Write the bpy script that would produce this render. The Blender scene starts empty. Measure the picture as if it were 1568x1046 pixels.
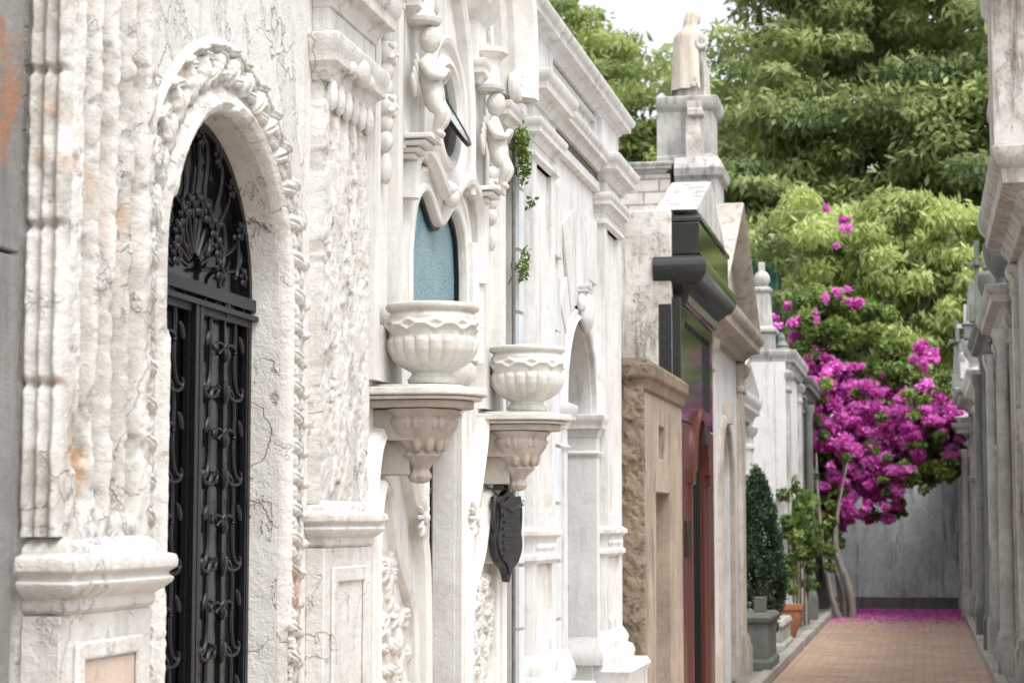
import bpy, bmesh, math, random
import numpy as np
from mathutils import Vector, Matrix
from mathutils.geometry import tessellate_polygon
random.seed(7); rng=np.random.default_rng(7)
R=math.radians; pi=math.pi
scene=bpy.context.scene
COL=scene.collection

# ------------------------------------------------------------------ materials
def new_mat(name):
    m=bpy.data.materials.new(name); m.use_nodes=True
    return m,m.node_tree,m.node_tree.nodes['Principled BSDF']
def noise(nt,vec,scale,detail=5,rough=.6):
    n=nt.nodes.new('ShaderNodeTexNoise'); n.inputs['Scale'].default_value=scale
    n.inputs['Detail'].default_value=min(detail,6); n.inputs['Roughness'].default_value=rough
    nt.links.new(vec,n.inputs['Vector']); return n.outputs['Fac']
def ramp(nt,fac,a,b,lo=0,hi=1):
    r=nt.nodes.new('ShaderNodeMapRange'); r.inputs[1].default_value=a; r.inputs[2].default_value=b
    r.inputs[3].default_value=lo; r.inputs[4].default_value=hi; r.interpolation_type='SMOOTHSTEP'
    nt.links.new(fac,r.inputs[0]); return r.outputs[0]
def mix(nt,fac,a,b):
    m=nt.nodes.new('ShaderNodeMix'); m.data_type='RGBA'
    for sock,v in ((m.inputs[0],fac),(m.inputs[6],a),(m.inputs[7],b)):
        if isinstance(v,(int,float)): sock.default_value=v
        elif isinstance(v,tuple): sock.default_value=(*v,1)
        else: nt.links.new(v,sock)
    return m.outputs[2]
def math_(nt,op,a,b=0.0):
    m=nt.nodes.new('ShaderNodeMath'); m.operation=op
    for s,v in ((m.inputs[0],a),(m.inputs[1],b)):
        if isinstance(v,(int,float)): s.default_value=v
        else: nt.links.new(v,s)
    return m.outputs[0]
def pos(nt,scale=None,off=(0,0,0)):
    g=nt.nodes.new('ShaderNodeNewGeometry')
    if scale is None and off==(0,0,0): return g.outputs['Position']
    mp=nt.nodes.new('ShaderNodeMapping'); mp.inputs['Scale'].default_value=scale or (1,1,1)
    mp.inputs['Location'].default_value=off
    nt.links.new(g.outputs['Position'],mp.inputs['Vector']); return mp.outputs['Vector']
def add_bump(nt,b,h,strength,dist,prev=None):
    bp=nt.nodes.new('ShaderNodeBump'); bp.inputs['Strength'].default_value=strength
    bp.inputs['Distance'].default_value=dist; nt.links.new(h,bp.inputs['Height'])
    if prev: nt.links.new(prev,bp.inputs['Normal'])
    nt.links.new(bp.outputs[0],b.inputs['Normal']); return bp.outputs[0]

def stone(name,base,dark=(.25,.22,.18),stain=(.35,.2,.1),tone=.25,streak=.4,stain_amt=.3,rough=.85,
          bump=.5,fine=90,seed=0,chip=0.0,stain2=None,crack=0,peel=0):
    m,nt,b=new_mat(name); off=(seed*3.7,seed*1.3,seed*2.1)
    P=pos(nt,(1,1,1),off); PS=pos(nt,(7,7,.8),off)
    c=mix(nt,ramp(nt,noise(nt,P,1.8,6,.65),.3,.7,0,tone),base,dark)
    c=mix(nt,ramp(nt,noise(nt,P,14,5,.7),.45,.75,0,tone*.8),c,dark)
    c=mix(nt,ramp(nt,noise(nt,PS,1.6,5,.65),.50,.70,0,streak),c,dark)
    f=ramp(nt,noise(nt,P,5,6,.7),.56,.68,0,stain_amt)
    if stain2: stain=mix(nt,ramp(nt,noise(nt,P,3.3,4,.7),.54,.62),stain2,stain)
    c=mix(nt,f,c,stain)
    at=nt.nodes.new('ShaderNodeAttribute'); at.attribute_name='ero_shade'  # mask carries erosion, grime and shade painted into grooves
    spots=ramp(nt,noise(nt,P,22,5,.7),.35,.6,.45,1)
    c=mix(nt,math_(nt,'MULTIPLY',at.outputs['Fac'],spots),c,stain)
    prev=None
    if peel:
        PP=pos(nt,(1,1,.55),off); pm=ramp(nt,noise(nt,PP,4.5,6,.68),.565,.59)
        c=mix(nt,math_(nt,'MULTIPLY',pm,peel),c,tuple(.5*x+.5*y for x,y in zip(base,dark)))
        prev=add_bump(nt,b,math_(nt,'SUBTRACT',1.0,pm),1,.006)
    if crack:
        nv=nt.nodes.new('ShaderNodeTexNoise'); nv.inputs['Scale'].default_value=4; nv.inputs['Detail'].default_value=5; nt.links.new(P,nv.inputs['Vector'])
        va=nt.nodes.new('ShaderNodeVectorMath'); va.operation='MULTIPLY_ADD'; nt.links.new(nv.outputs['Color'],va.inputs[0]); va.inputs[1].default_value=(.5,.5,.5); nt.links.new(P,va.inputs[2])
        vo=nt.nodes.new('ShaderNodeTexVoronoi'); vo.feature='DISTANCE_TO_EDGE'; vo.inputs['Scale'].default_value=1.7; nt.links.new(va.outputs[0],vo.inputs['Vector'])
        gate=ramp(nt,noise(nt,P,1.7,3,.5),.46,.58)
        ck=math_(nt,'MULTIPLY',ramp(nt,vo.outputs['Distance'],.002,.010,1,0),gate)
        c=mix(nt,math_(nt,'MULTIPLY',ck,crack*.65),c,(.24,.19,.14))
        prev=add_bump(nt,b,math_(nt,'SUBTRACT',1.0,ck),.8,.005,prev)
    nt.links.new(c,b.inputs['Base Color']); b.inputs['Roughness'].default_value=rough
    h=noise(nt,P,fine,5,.7); n1=add_bump(nt,b,h,bump,.004,prev)
    n2=add_bump(nt,b,noise(nt,P,16,5,.65),bump,.012,n1)
    if chip>0:
        add_bump(nt,b,ramp(nt,noise(nt,P,7,6,.75),.6,.64,1,0),chip,.006,n2)
    return m
def flat(name,col,rough=.6,metal=0,var=.25,scale=20,bump=.2,spec=None):
    m,nt,b=new_mat(name); P=pos(nt)
    c=mix(nt,ramp(nt,noise(nt,P,scale,6,.65),.3,.7,0,1),tuple(x*(1-var) for x in col),tuple(min(1,x*(1+var)) for x in col))
    nt.links.new(c,b.inputs['Base Color']); b.inputs['Roughness'].default_value=rough; b.inputs['Metallic'].default_value=metal
    if bump: add_bump(nt,b,noise(nt,P,scale*5,6,.6),bump,.004)
    return m
def leafmat(name,c0,c1,trans=.35,rough=.55):
    m,nt,b=new_mat(name)
    at=nt.nodes.new('ShaderNodeAttribute'); at.attribute_name='tint'
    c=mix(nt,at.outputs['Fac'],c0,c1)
    nt.links.new(c,b.inputs['Base Color']); b.inputs['Roughness'].default_value=rough
    t=nt.nodes.new('ShaderNodeBsdfTranslucent'); nt.links.new(c,t.inputs['Color'])
    ms=nt.nodes.new('ShaderNodeMixShader'); ms.inputs[0].default_value=trans
    nt.links.new(b.outputs[0],ms.inputs[1]); nt.links.new(t.outputs[0],ms.inputs[2])
    nt.links.new(ms.outputs[0],nt.nodes['Material Output'].inputs['Surface']); return m

M_A=stone('limewash_eroded',(.70,.69,.665),(.35,.325,.29),(.42,.27,.16),tone=.30,streak=.4,stain_amt=.35,bump=.9,seed=1,chip=.8,stain2=(.32,.30,.265),crack=.5)
M_Aw=stone('limewash_wall',(.72,.715,.69),(.38,.355,.32),(.42,.30,.21),tone=.24,streak=.32,stain_amt=.22,bump=.8,seed=2,chip=.5,stain2=(.38,.36,.32),crack=1,peel=.6)
M_B=stone('cream_plaster',(.72,.712,.685),(.34,.325,.29),(.40,.33,.25),tone=.26,streak=.42,stain_amt=.25,bump=.4,seed=3)
M_C=stone('pale_plaster',(.71,.706,.69),(.31,.305,.295),(.36,.30,.23),tone=.28,streak=.55,stain_amt=.25,bump=.4,seed=4)
M_Cb=stone('blue_white_plaster',(.65,.685,.705),(.33,.35,.36),(.4,.38,.34),tone=.25,streak=.5,stain_amt=.15,bump=.35,seed=5)
M_grey=stone('grey_stone',(.27,.265,.255),(.12,.115,.11),(.36,.14,.04),tone=.5,streak=.6,stain_amt=.6,bump=.6,seed=6)
M_brown=stone('rough_brown_stone',(.24,.18,.125),(.08,.06,.045),(.33,.27,.20),tone=.6,streak=.5,stain_amt=.4,bump=1.6,fine=30,seed=7,chip=1.5)
M_tan=stone('tan_plaster',(.40,.32,.255),(.15,.12,.095),(.52,.44,.36),tone=.5,streak=.85,stain_amt=.45,bump=.5,seed=8)
M_weath=stone('weathered_plaster',(.68,.66,.62),(.20,.165,.13),(.40,.30,.21),tone=.6,streak=1,stain_amt=.8,bump=.6,seed=9,chip=.8,peel=.5)
M_white=stone('white_marble',(.77,.765,.75),(.34,.335,.32),(.42,.36,.29),tone=.25,streak=.55,stain_amt=.2,bump=.3,seed=10)
M_gw=stone('grey_white_stone',(.58,.57,.54),(.19,.185,.17),(.30,.25,.19),tone=.5,streak=.9,stain_amt=.4,bump=.5,seed=11)
M_dgrey=stone('dark_grey_stone',(.22,.23,.21),(.07,.075,.065),(.2,.18,.14),tone=.5,streak=.6,stain_amt=.3,bump=.4,seed=12)
M_brownw=stone('tan_weathered_stone',(.56,.51,.45),(.22,.185,.15),(.34,.25,.18),tone=.5,streak=.8,stain_amt=.45,bump=.5,seed=14)
M_backw=stone('blue_grey_render',(.70,.78,.78),(.20,.21,.20),(.42,.39,.32),tone=.45,streak=.85,stain_amt=.4,bump=.4,seed=13)
M_shade=stone('recess_shade',(.12,.11,.10),(.05,.05,.05),(.1,.08,.06))  # near-black colour that paints shade inside openings and under the cornice
M_iron=flat('wrought_iron',(.016,.016,.018),.35,.6,.3,40,.3)
M_gdark=flat('dark_glass',(.012,.013,.015),.07,0,.4,3,.35)
M_bronze=flat('dark_bronze',(.05,.05,.052),.32,.7,.4,40,.6)
M_blackg=flat('black_granite',(.03,.032,.03),.08,0,.5,120,0)
M_redg=flat('red_granite',(.095,.03,.022),.22,0,.35,150,0)
M_rust=flat('rusty_iron',(.10,.055,.035),.7,.2,.5,20,.5)
M_greend=flat('green_bronze_door',(.055,.07,.055),.35,.3,.4,12,.2)
M_terra=flat('terracotta',(.42,.17,.09),.8,0,.25,14,.4)
M_bark=stone('bark',(.19,.165,.14),(.07,.06,.05),(.14,.12,.10),tone=.6,streak=.8,stain_amt=.3,bump=1,fine=30)
M_soil=stone('soil',(.10,.08,.06),(.04,.03,.025),(.08,.09,.03))
M_kerb=stone('kerb_stone',(.46,.44,.40),(.20,.19,.17),(.25,.2,.15),tone=.5,streak=.1,stain_amt=.3,bump=.6)
M_verge=stone('verge_paving',(.34,.32,.29),(.15,.14,.12),(.2,.16,.12),tone=.6,streak=.1,stain_amt=.4,bump=.6)
def brickmat(name,c1,c2,mortar,w,h,ms,swap,bumpd=.004,rough=.85):
    m,nt,b=new_mat(name); g=nt.nodes.new('ShaderNodeNewGeometry')
    sp=nt.nodes.new('ShaderNodeSeparateXYZ'); cb=nt.nodes.new('ShaderNodeCombineXYZ')
    nt.links.new(g.outputs['Position'],sp.inputs[0])
    nt.links.new(sp.outputs[swap[0]],cb.inputs[0]); nt.links.new(sp.outputs[swap[1]],cb.inputs[1])
    t=nt.nodes.new('ShaderNodeTexBrick'); nt.links.new(cb.outputs[0],t.inputs['Vector'])
    t.inputs['Scale'].default_value=1; t.inputs['Brick Width'].default_value=w; t.inputs['Row Height'].default_value=h
    t.inputs['Mortar Size'].default_value=ms; t.inputs['Color1'].default_value=(*c1,1); t.inputs['Color2'].default_value=(*c2,1)
    t.inputs['Mortar'].default_value=(*mortar,1)
    P=g.outputs['Position']
    c=mix(nt,ramp(nt,noise(nt,P,1.3,6,.7),.35,.7,0,.65),t.outputs['Color'],mortar)
    c=mix(nt,ramp(nt,noise(nt,P,9,6,.7),.5,.7,0,.35),c,tuple(min(1,x*1.3) for x in c1))
    nt.links.new(c,b.inputs['Base Color']); b.inputs['Roughness'].default_value=rough
    n1=add_bump(nt,b,noise(nt,P,60,5,.7),.5,.003)
    inv=math_(nt,'SUBTRACT',1.0,t.outputs['Fac']); add_bump(nt,b,inv,.8,bumpd,n1)
    return m
M_path=brickmat('brick_paving',(.58,.40,.285),(.43,.29,.205),(.29,.235,.185),.22,.11,.006,(0,1))
M_wbrick=brickmat('whitewashed_brick',(.74,.72,.69),(.62,.59,.55),(.34,.30,.26),.34,.14,.012,(0,2),.01)
def glassmat():
    m,nt,b=new_mat('teal_frosted_glass'); P=pos(nt)
    v=nt.nodes.new('ShaderNodeTexVoronoi'); v.inputs['Scale'].default_value=75; nt.links.new(P,v.inputs['Vector'])
    c=mix(nt,ramp(nt,v.outputs['Distance'],.1,.7),(.26,.41,.46),(.10,.21,.26))
    c=mix(nt,ramp(nt,noise(nt,P,4,4,.6),.35,.7,0,.4),c,(.32,.43,.45))
    nt.links.new(c,b.inputs['Base Color']); b.inputs['Roughness'].default_value=.3
    add_bump(nt,b,v.outputs['Distance'],.8,.004); return m
M_teal=glassmat()
M_mirror=flat('window_pane',(.30,.37,.37),.15,.0,.3,6,0)
M_leaf=leafmat('tree_leaves',(.09,.145,.055),(.45,.53,.21),.45)
M_leafy=leafmat('light_leaves',(.17,.24,.07),(.57,.65,.25),.45)
M_cyp=leafmat('cypress_leaves',(.018,.05,.025),(.075,.13,.065),.2)
M_mag=leafmat('magenta_bracts',(.58,.05,.40),(.92,.30,.80),.45)
M_ivy=leafmat('ivy_leaves',(.06,.11,.025),(.28,.38,.09),.4)

# ------------------------------------------------------------------ builder
def empty(name):
    e=bpy.data.objects.new(name,None); e.empty_display_size=.3; COL.objects.link(e); return e
class MB:
    def __init__(s): s.v=[];s.f=[];s.m=[]
    def add(s,vs,fs,mi=0):
        o=len(s.v); s.v.extend([tuple(map(float,p)) for p in vs]); s.f.extend([tuple(int(i)+o for i in f) for f in fs]); s.m.extend([mi]*len(fs)); return s
    def box(s,x0,x1,y0,y1,z0,z1,mi=0):
        vs=[(x,y,z) for z in (z0,z1) for y in (y0,y1) for x in (x0,x1)]
        return s.add(vs,[(0,2,3,1),(4,5,7,6),(0,1,5,4),(2,6,7,3),(0,4,6,2),(1,3,7,5)],mi)
    def slab(s,outer,holes,xf,xb,mi=0):
        loops=[outer]+list(holes); pl=[[Vector((p[0],p[1],0)) for p in l] for l in loops]
        tri=tessellate_polygon(pl); flatp=[p for l in loops for p in l]; n=len(flatp)
        vs=[(xf,p[0],p[1]) for p in flatp]+[(xb,p[0],p[1]) for p in flatp]
        fs=[tuple(t) for t in tri]+[tuple(i+n for i in t) for t in tri]
        o=0
        for l in loops:
            k=len(l)
            for i in range(k): a=o+i;b=o+(i+1)%k; fs.append((a,b,b+n,a+n))
            o+=k
        return s.add(vs,fs,mi)
    def mould(s,prof,y0,y1,xb,xback,sd=1,mi=0):
        vs=[];fs=[]
        for d,z in prof:
            vs+=[(xback,y0-d,z),(xb+sd*d,y0-d,z),(xb+sd*d,y1+d,z),(xback,y1+d,z)]
        for i in range(len(prof)-1):
            a=i*4
            for k in range(4): b=(k+1)%4; fs.append((a+k,a+b,a+4+b,a+4+k))
        fs.append((0,3,2,1)); e=(len(prof)-1)*4; fs.append((e,e+1,e+2,e+3))
        return s.add(vs,fs,mi)
    def grid(s,P,cu=False,cv=False,mi=0):
        nu,nv=P.shape[:2]; idx=np.arange(nu*nv).reshape(nu,nv)
        a=idx if cu else idx[:-1]; b=np.roll(idx,-1,0) if cu else idx[1:]
        if cv: q=np.stack([a,b,np.roll(b,-1,1),np.roll(a,-1,1)],-1)
        else: q=np.stack([a[:,:-1],b[:,:-1],b[:,1:],a[:,1:]],-1)
        return s.add(P.reshape(-1,3),q.reshape(-1,4),mi)
    def lathe(s,prof,cx,cy,cz=0,n=24,mi=0,fn=None):
        th=np.linspace(0,2*pi,n,endpoint=False); P=np.zeros((len(prof),n,3))
        for i,(r,z) in enumerate(prof):
            rr=r*np.ones(n) if fn is None else fn(r,z,th)
            P[i,:,0]=cx+rr*np.cos(th);P[i,:,1]=cy+rr*np.sin(th);P[i,:,2]=cz+z
        s.grid(P,cv=True,mi=mi)
        o=len(s.v)-n*len(prof); s.f.append(tuple(o+i for i in range(n))[::-1]); s.m.append(mi)
        e=len(s.v)-n; s.f.append(tuple(e+i for i in range(n))); s.m.append(mi); return s
    def tube(s,path,r,n=6,mi=0):
        pts=[Vector(p) for p in path]; k=len(pts)
        rs=r if hasattr(r,'__len__') else [r]*k
        up=Vector((1,0,0)) ; P=np.zeros((k,n,3))
        for i,p in enumerate(pts):
            t=(pts[min(i+1,k-1)]-pts[max(i-1,0)]);
            if t.length<1e-9: t=Vector((0,0,1))
            t.normalize(); u=up if abs(t.dot(up))<.9 else Vector((0,1,0))
            a=t.cross(u).normalized(); b=t.cross(a)
            for j in range(n):
                q=p+(a*math.cos(2*pi*j/n)+b*math.sin(2*pi*j/n))*rs[i]; P[i,j]=q
        s.grid(P,cv=True,mi=mi)
        o=len(s.v)-n*k; s.f.append(tuple(range(o,o+n))); s.m.append(mi); e=len(s.v)-n; s.f.append(tuple(range(e,e+n))); s.m.append(mi); return s
    def sweep(s,path,prof,xb,sd=1,closed=False,mi=0):
        A=np.array(path,float); k=len(A)
        if closed: T=np.roll(A,-1,0)-np.roll(A,1,0)
        else:
            T=np.zeros_like(A); T[1:-1]=A[2:]-A[:-2]; T[0]=A[1]-A[0]; T[-1]=A[-1]-A[-2]
        T/=np.maximum(np.linalg.norm(T,axis=1,keepdims=True),1e-9); N=np.stack([-T[:,1],T[:,0]],1)
        P=np.zeros((k,len(prof),3))
        for j,(n_,d) in enumerate(prof):
            P[:,j,0]=xb+sd*d; P[:,j,1]=A[:,0]+N[:,0]*n_; P[:,j,2]=A[:,1]+N[:,1]*n_
        s.grid(P,cu=closed,mi=mi)
        if not closed:
            o=len(s.v)-k*len(prof); m=len(prof); s.f.append(tuple(range(o,o+m))); s.m.append(mi)
            e=len(s.v)-m; s.f.append(tuple(range(e,e+m))); s.m.append(mi)
        return s
    def ell(s,c,r,n=12,mi=0,rot=None):
        th=np.linspace(0,2*pi,n,endpoint=False); ph=np.linspace(.05,pi-.05,max(6,n*2//3))
        P=np.zeros((len(ph),n,3)); P[...,0]=np.outer(np.sin(ph),np.cos(th))*r[0]; P[...,1]=np.outer(np.sin(ph),np.sin(th))*r[1]; P[...,2]=np.outer(np.cos(ph),np.ones(n))*r[2]
        if rot is not None: P=P@np.array(rot.to_matrix() if hasattr(rot,'to_matrix') else rot).T
        return s.grid(P+np.array(c),cv=True,mi=mi)
    def obj(s,name,mats,parent=None,bevel=0,angle=35,recalc=True):
        me=bpy.data.meshes.new(name); me.from_pydata(s.v,[],s.f); me.update()
        if not isinstance(mats,(list,tuple)): mats=[mats]
        for m in mats: me.materials.append(m)
        me.polygons.foreach_set('material_index',s.m)
        if recalc:
            bm=bmesh.new(); bm.from_mesh(me); bmesh.ops.recalc_face_normals(bm,faces=bm.faces); bm.to_mesh(me); bm.free()
        me.polygons.foreach_set('use_smooth',[True]*len(me.polygons))
        me.set_sharp_from_angle(angle=R(angle))
        o=bpy.data.objects.new(name,me); COL.objects.link(o)
        if parent: o.parent=parent
        if bevel:
            b=o.modifiers.new('bevel','BEVEL'); b.width=bevel; b.segments=2; b.limit_method='ANGLE'; b.angle_limit=R(40)
        return o

def rect(y0,y1,z0,z1): return [(y0,z0),(y1,z0),(y1,z1),(y0,z1)]
def archloop(cy,r,zs,z0,n=28):
    l=[(cy-r,z0),(cy+r,z0),(cy+r,zs)]
    l+=[(cy+r*math.cos(a),zs+r*math.sin(a)) for a in np.linspace(0,pi,n)[1:-1]]+[(cy-r,zs)]
    return l
def archpath(cy,r,zs,z0,n=32):
    return [(cy-r,z0),(cy-r,(z0+zs)/2),(cy-r,zs)]+[(cy-r*math.cos(a),zs+r*math.sin(a)) for a in np.linspace(0,pi,n)[1:-1]]+[(cy+r,zs),(cy+r,(z0+zs)/2),(cy+r,z0)]
def circ(cy,cz,r,n=36): return [(cy-r*math.cos(a),cz+r*math.sin(a)) for a in np.linspace(0,2*pi,n,endpoint=False)]
def catmull(pts,n=8,closed=False):
    P=[np.array(p,float) for p in pts]; out=[]; k=len(P)
    for i in range(k if closed else k-1):
        p0=P[(i-1)%k] if closed or i>0 else P[0]; p1=P[i]; p2=P[(i+1)%k]; p3=P[(i+2)%k] if closed or i+2<k else P[-1]
        for t in np.linspace(0,1,n,endpoint=False):
            out.append(tuple(.5*((2*p1)+(-p0+p2)*t+(2*p0-5*p1+4*p2-p3)*t*t+(-p0+3*p1-3*p2+p3)*t**3)))
    if not closed: out.append(tuple(P[-1]))
    return out
def vnoise(x,y,seed=0):
    xi=np.floor(x).astype(np.int64); yi=np.floor(y).astype(np.int64); fx=x-xi; fy=y-yi; u=fx*fx*(3-2*fx); v=fy*fy*(3-2*fy)
    def h(a,b):
        n=(a*374761393+b*668265263+seed*1442695)&0x7fffffff; n=((n^(n>>13))*1274126177)&0x7fffffff; return ((n^(n>>16))&0xffff)/65535.
    return (h(xi,yi)*(1-u)+h(xi+1,yi)*u)*(1-v)+(h(xi,yi+1)*(1-u)+h(xi+1,yi+1)*u)*v
def fbm(x,y,o=4,seed=0):
    s=0;a=.5;t=0
    for i in range(o): s=s+a*vnoise(x*2**i,y*2**i,seed+i*17); t+=a; a*=.55
    return s/t
def sst(a,b,x): t=np.clip((x-a)/(b-a),0,1); return t*t*(3-2*t)
def carve(U,V,leaves):
    H=np.zeros_like(U)
    for (cu,cv,L,W,ang,amp) in leaves:
        c,s_=math.cos(ang),math.sin(ang); du=U-cu; dv=V-cv; a=du*c+dv*s_; b=-du*s_+dv*c
        w=W*(1-.35*a/L)*(1+.15*np.cos(a/L*11)); q=1-(a/L)**2-(b/np.maximum(w,1e-4))**2
        h=amp*np.sqrt(np.clip(q,0,1))*(1-.45*np.exp(-(b/(W*.16))**2))
        H=np.maximum(H,np.where(abs(a)<L,h,0))
    return H
def gridobj(name,P,mat,parent,ero_shade=None,cv=False):
    nu,nv=P.shape[:2]; idx=np.arange(nu*nv).reshape(nu,nv)
    q=np.stack([idx[:-1,:-1],idx[1:,:-1],idx[1:,1:],idx[:-1,1:]],-1).reshape(-1,4)
    o=npmesh(name,P.reshape(-1,3),q,[mat],None,parent,smooth=True)
    if ero_shade is not None:
        a=o.data.attributes.new('ero_shade','FLOAT','POINT'); a.data.foreach_set('value',ero_shade.reshape(-1).astype(np.float32))
    return o
def npmesh(name,V,Q,mats,mi,parent,smooth=False,tint=None):
    me=bpy.data.meshes.new(name); k=Q.shape[1]
    me.vertices.add(len(V)); me.vertices.foreach_set('co',np.ascontiguousarray(V,dtype=np.float32).reshape(-1))
    me.loops.add(Q.size); me.loops.foreach_set('vertex_index',np.ascontiguousarray(Q,dtype=np.int32).reshape(-1))
    me.polygons.add(len(Q)); me.polygons.foreach_set('loop_start',np.arange(0,Q.size,k,dtype=np.int32))
    for m in mats: me.materials.append(m)
    if mi is not None: me.polygons.foreach_set('material_index',mi.astype(np.int32))
    me.update(calc_edges=True); me.validate()
    if smooth: me.polygons.foreach_set('use_smooth',[True]*len(me.polygons))
    if tint is not None:
        a=me.attributes.new('tint','FLOAT','POINT'); a.data.foreach_set('value',tint.astype(np.float32))
    o=bpy.data.objects.new(name,me); COL.objects.link(o)
    if parent: o.parent=parent
    return o
def leaves(name,pads,per,L,W,mats,parent,seed=1,droop=.3,shell=.5,flatn=.4):
    g=np.random.default_rng(seed); P=np.array(pads,float); n=len(P)
    vol=(P[:,3]*P[:,4]*P[:,5])**(2/3); cnt=np.maximum(12,(per*vol/vol.mean())).astype(int)
    ids=np.repeat(np.arange(n),cnt); N=len(ids)
    d=g.normal(size=(N,3)); d/=np.linalg.norm(d,axis=1,keepdims=True); rr=(shell+(1-shell)*g.random(N)**.7)*(g.random(N)**.15)
    rr*=1+.25*g.normal(size=N)*.5
    C=P[ids,:3]+d*rr[:,None]*P[ids,3:6]
    dr=d*.6+g.normal(size=(N,3))*.6; dr[:,2]-=droop; dr/=np.linalg.norm(dr,axis=1,keepdims=True)
    up=np.zeros((N,3)); up[:,2]=1; nn=up*flatn+g.normal(size=(N,3))*.45+d*.4
    sdv=np.cross(dr,nn); sdv/=np.maximum(np.linalg.norm(sdv,axis=1,keepdims=True),1e-6)
    l=L*(.6+.8*g.random(N))[:,None]; w=W*(.6+.8*g.random(N))[:,None]
    V=np.stack([C-dr*l*.5,C+sdv*w*.5,C+dr*l*.5,C-sdv*w*.5],1).reshape(-1,3)
    Q=np.arange(4*N).reshape(-1,4)
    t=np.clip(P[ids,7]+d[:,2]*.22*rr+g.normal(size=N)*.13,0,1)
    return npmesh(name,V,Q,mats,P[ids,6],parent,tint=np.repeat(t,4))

# ------------------------------------------------------------------ ground
def sheet(name,x0,x1,y0,y1,z,mat,nx=1,ny=1):
    m=MB(); m.grid(np.stack(np.meshgrid(np.linspace(x0,x1,nx+1),np.linspace(y0,y1,ny+1),indexing='ij')+[np.full((nx+1,ny+1),z)],-1))
    return m.obj(name,mat,recalc=False)
sheet('ground',-150,150,-120,250,-.008,M_verge)
sheet('brick_path',-1.5,.68,-6,37.6,0,M_path)
for nm,x0,x1 in (('kerb',-1.62,-1.505),('kerb',.685,.79)):
    m=MB(); y=-6.0
    while y<37.4:
        l=random.uniform(.75,1.1); m.box(x0,x1,y,min(y+l-.008,37.5),-.01,.10+random.uniform(-.008,.008)); y+=l
    m.obj(nm,M_kerb,bevel=.012)
m=MB().box(-2.2,-1.625,-6,37.5,-.01,.085); m.box(.795,1.3,-6,37.5,-.01,.085); m.obj('side_pavement',M_verge,bevel=.01)

# ------------------------------------------------------------------ facade A
XA=-1.90
A=empty('arched_mausoleum')
CA,RA,ZA=5.20,.475,2.27
m=MB(); m.slab([(3.96,0),(CA-RA,0)]+[(p) for p in reversed(archloop(CA,RA,ZA,0)[2:])]+[(CA+RA,0),(6.54,0),(6.54,4.5),(3.96,4.5)],[],XA,XA-.2)
m.obj('front_wall',M_Aw,A,bevel=.006)
m=MB().box(-4.6,XA-.202,3.96,6.54,0,4.5); m.obj('body',M_Aw,A)
Ltot=2*(ZA-.1)+pi*RA; nl=1700; ns=72
l=np.linspace(0,Ltot,nl); s=np.linspace(0,.215,ns); Lg,Sg=np.meshgrid(l,s,indexing='ij')
def bandpos(Lg,Sg):
    j=ZA-.1; th=np.clip((Lg-j)/RA,0,pi); r=RA+Sg
    Y=CA-r*np.cos(th); Z=np.where(Lg<j,.1+Lg,np.where(Lg>j+pi*RA,.1+(Ltot-Lg),ZA+r*np.sin(th))); return Y,Z
Y,Z=bandpos(Lg,Sg)
prof=np.interp(s,[0,.004,.012,.03,.05,.056,.064,.07,.178,.186,.192,.202,.215],[0,.012,.026,.036,.024,.010,.010,.004,.004,.012,.018,.012,-.004])
lv=[]; x=.03
while x<Ltot:
    p=.092; a=random.uniform(-.1,.1)
    lv.append((x,.125,.056,.021,1.15+a,.034))
    lv.append((x+p*.5,.108,.036,.016,.3+a,.024)); lv.append((x+p*.5,.158,.030,.013,-.4+a,.022))
    lv.append((x+p*.15,.184,.018,.012,.3,.024))
    x+=p*random.uniform(.96,1.04)
cv_=carve(Lg,Sg,lv); H=prof[None,:]+cv_
e=sst(.54,.66,fbm(Y*7+3,Z*5,5,3)); fn=fbm(Y*45,Z*45,4,9)
H=H-e*np.clip(H-.006,0,.02)*.6+(fn-.5)*.005
H[:,0]=-.002; H[:,-1]=-.01
dirt_shade=(1-sst(.001,.012,cv_))*(Sg>.066)*(Sg<.186)*.8  # grime plus painted-in shade between carved leaves, so the relief reads
gridobj('carved_arch_band',np.stack([XA+H,Y,Z],-1),M_A,A,ero_shade=np.clip(e*.5+dirt_shade,0,1))
def pilaster(y0,y1,z0,z1,xf,xback,nfl,parent,mat,seed,ermin=.5,amp=1,nm='fluted_pilaster',zf=-9):
    ny=int((y1-y0)/.0045); nz=int((z1-z0)/.0065); yy=np.linspace(y0,y1,ny); zz=np.linspace(z0,z1,nz); Yg,Zg=np.meshgrid(yy,zz,indexing='ij')
    t=(Yg-y0)/(y1-y0); mg=.10
    tt=np.clip((t-mg)/(1-2*mg),0,1)
    wob=(fbm(Yg*2,Zg*6,3,seed)-.5)*.07
    fl=np.clip(np.cos(2*pi*((tt+wob*.3)*nfl)),-1,1); fl=(.5-.5*fl)**.8
    fl=fl*((t>mg)&(t<1-mg))*sst(z0+.03,z0+.09,Zg)*sst(zf,zf+.1,Zg)
    e=sst(ermin,ermin+.13,fbm(Yg*6+seed,Zg*2.8,5,seed+1)); e2=sst(.60,.63,fbm(Yg*14,Zg*9,4,seed+2)); e3=sst(.56,.6,fbm(Yg*26,Zg*20,4,seed+7))
    H=-.036*amp*fl-e*.007-e2*.008-e3*.004*(1-fl)+(fbm(Yg*40,Zg*36,4,seed+5)-.5)*.007
    H[0,:]=-(xf-xback); H[-1,:]=-(xf-xback)
    big=sst(.58,.70,fbm(Yg*3+seed,Zg*1.6,4,seed+9))
    gridobj(nm,np.stack([xf+H,Yg,Zg],-1),mat,parent,ero_shade=np.clip(e*.28+e2*.5+fl*amp*.75+big*.5,0,1))  # flutes darkened: grime plus shade painted in for depth
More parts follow.
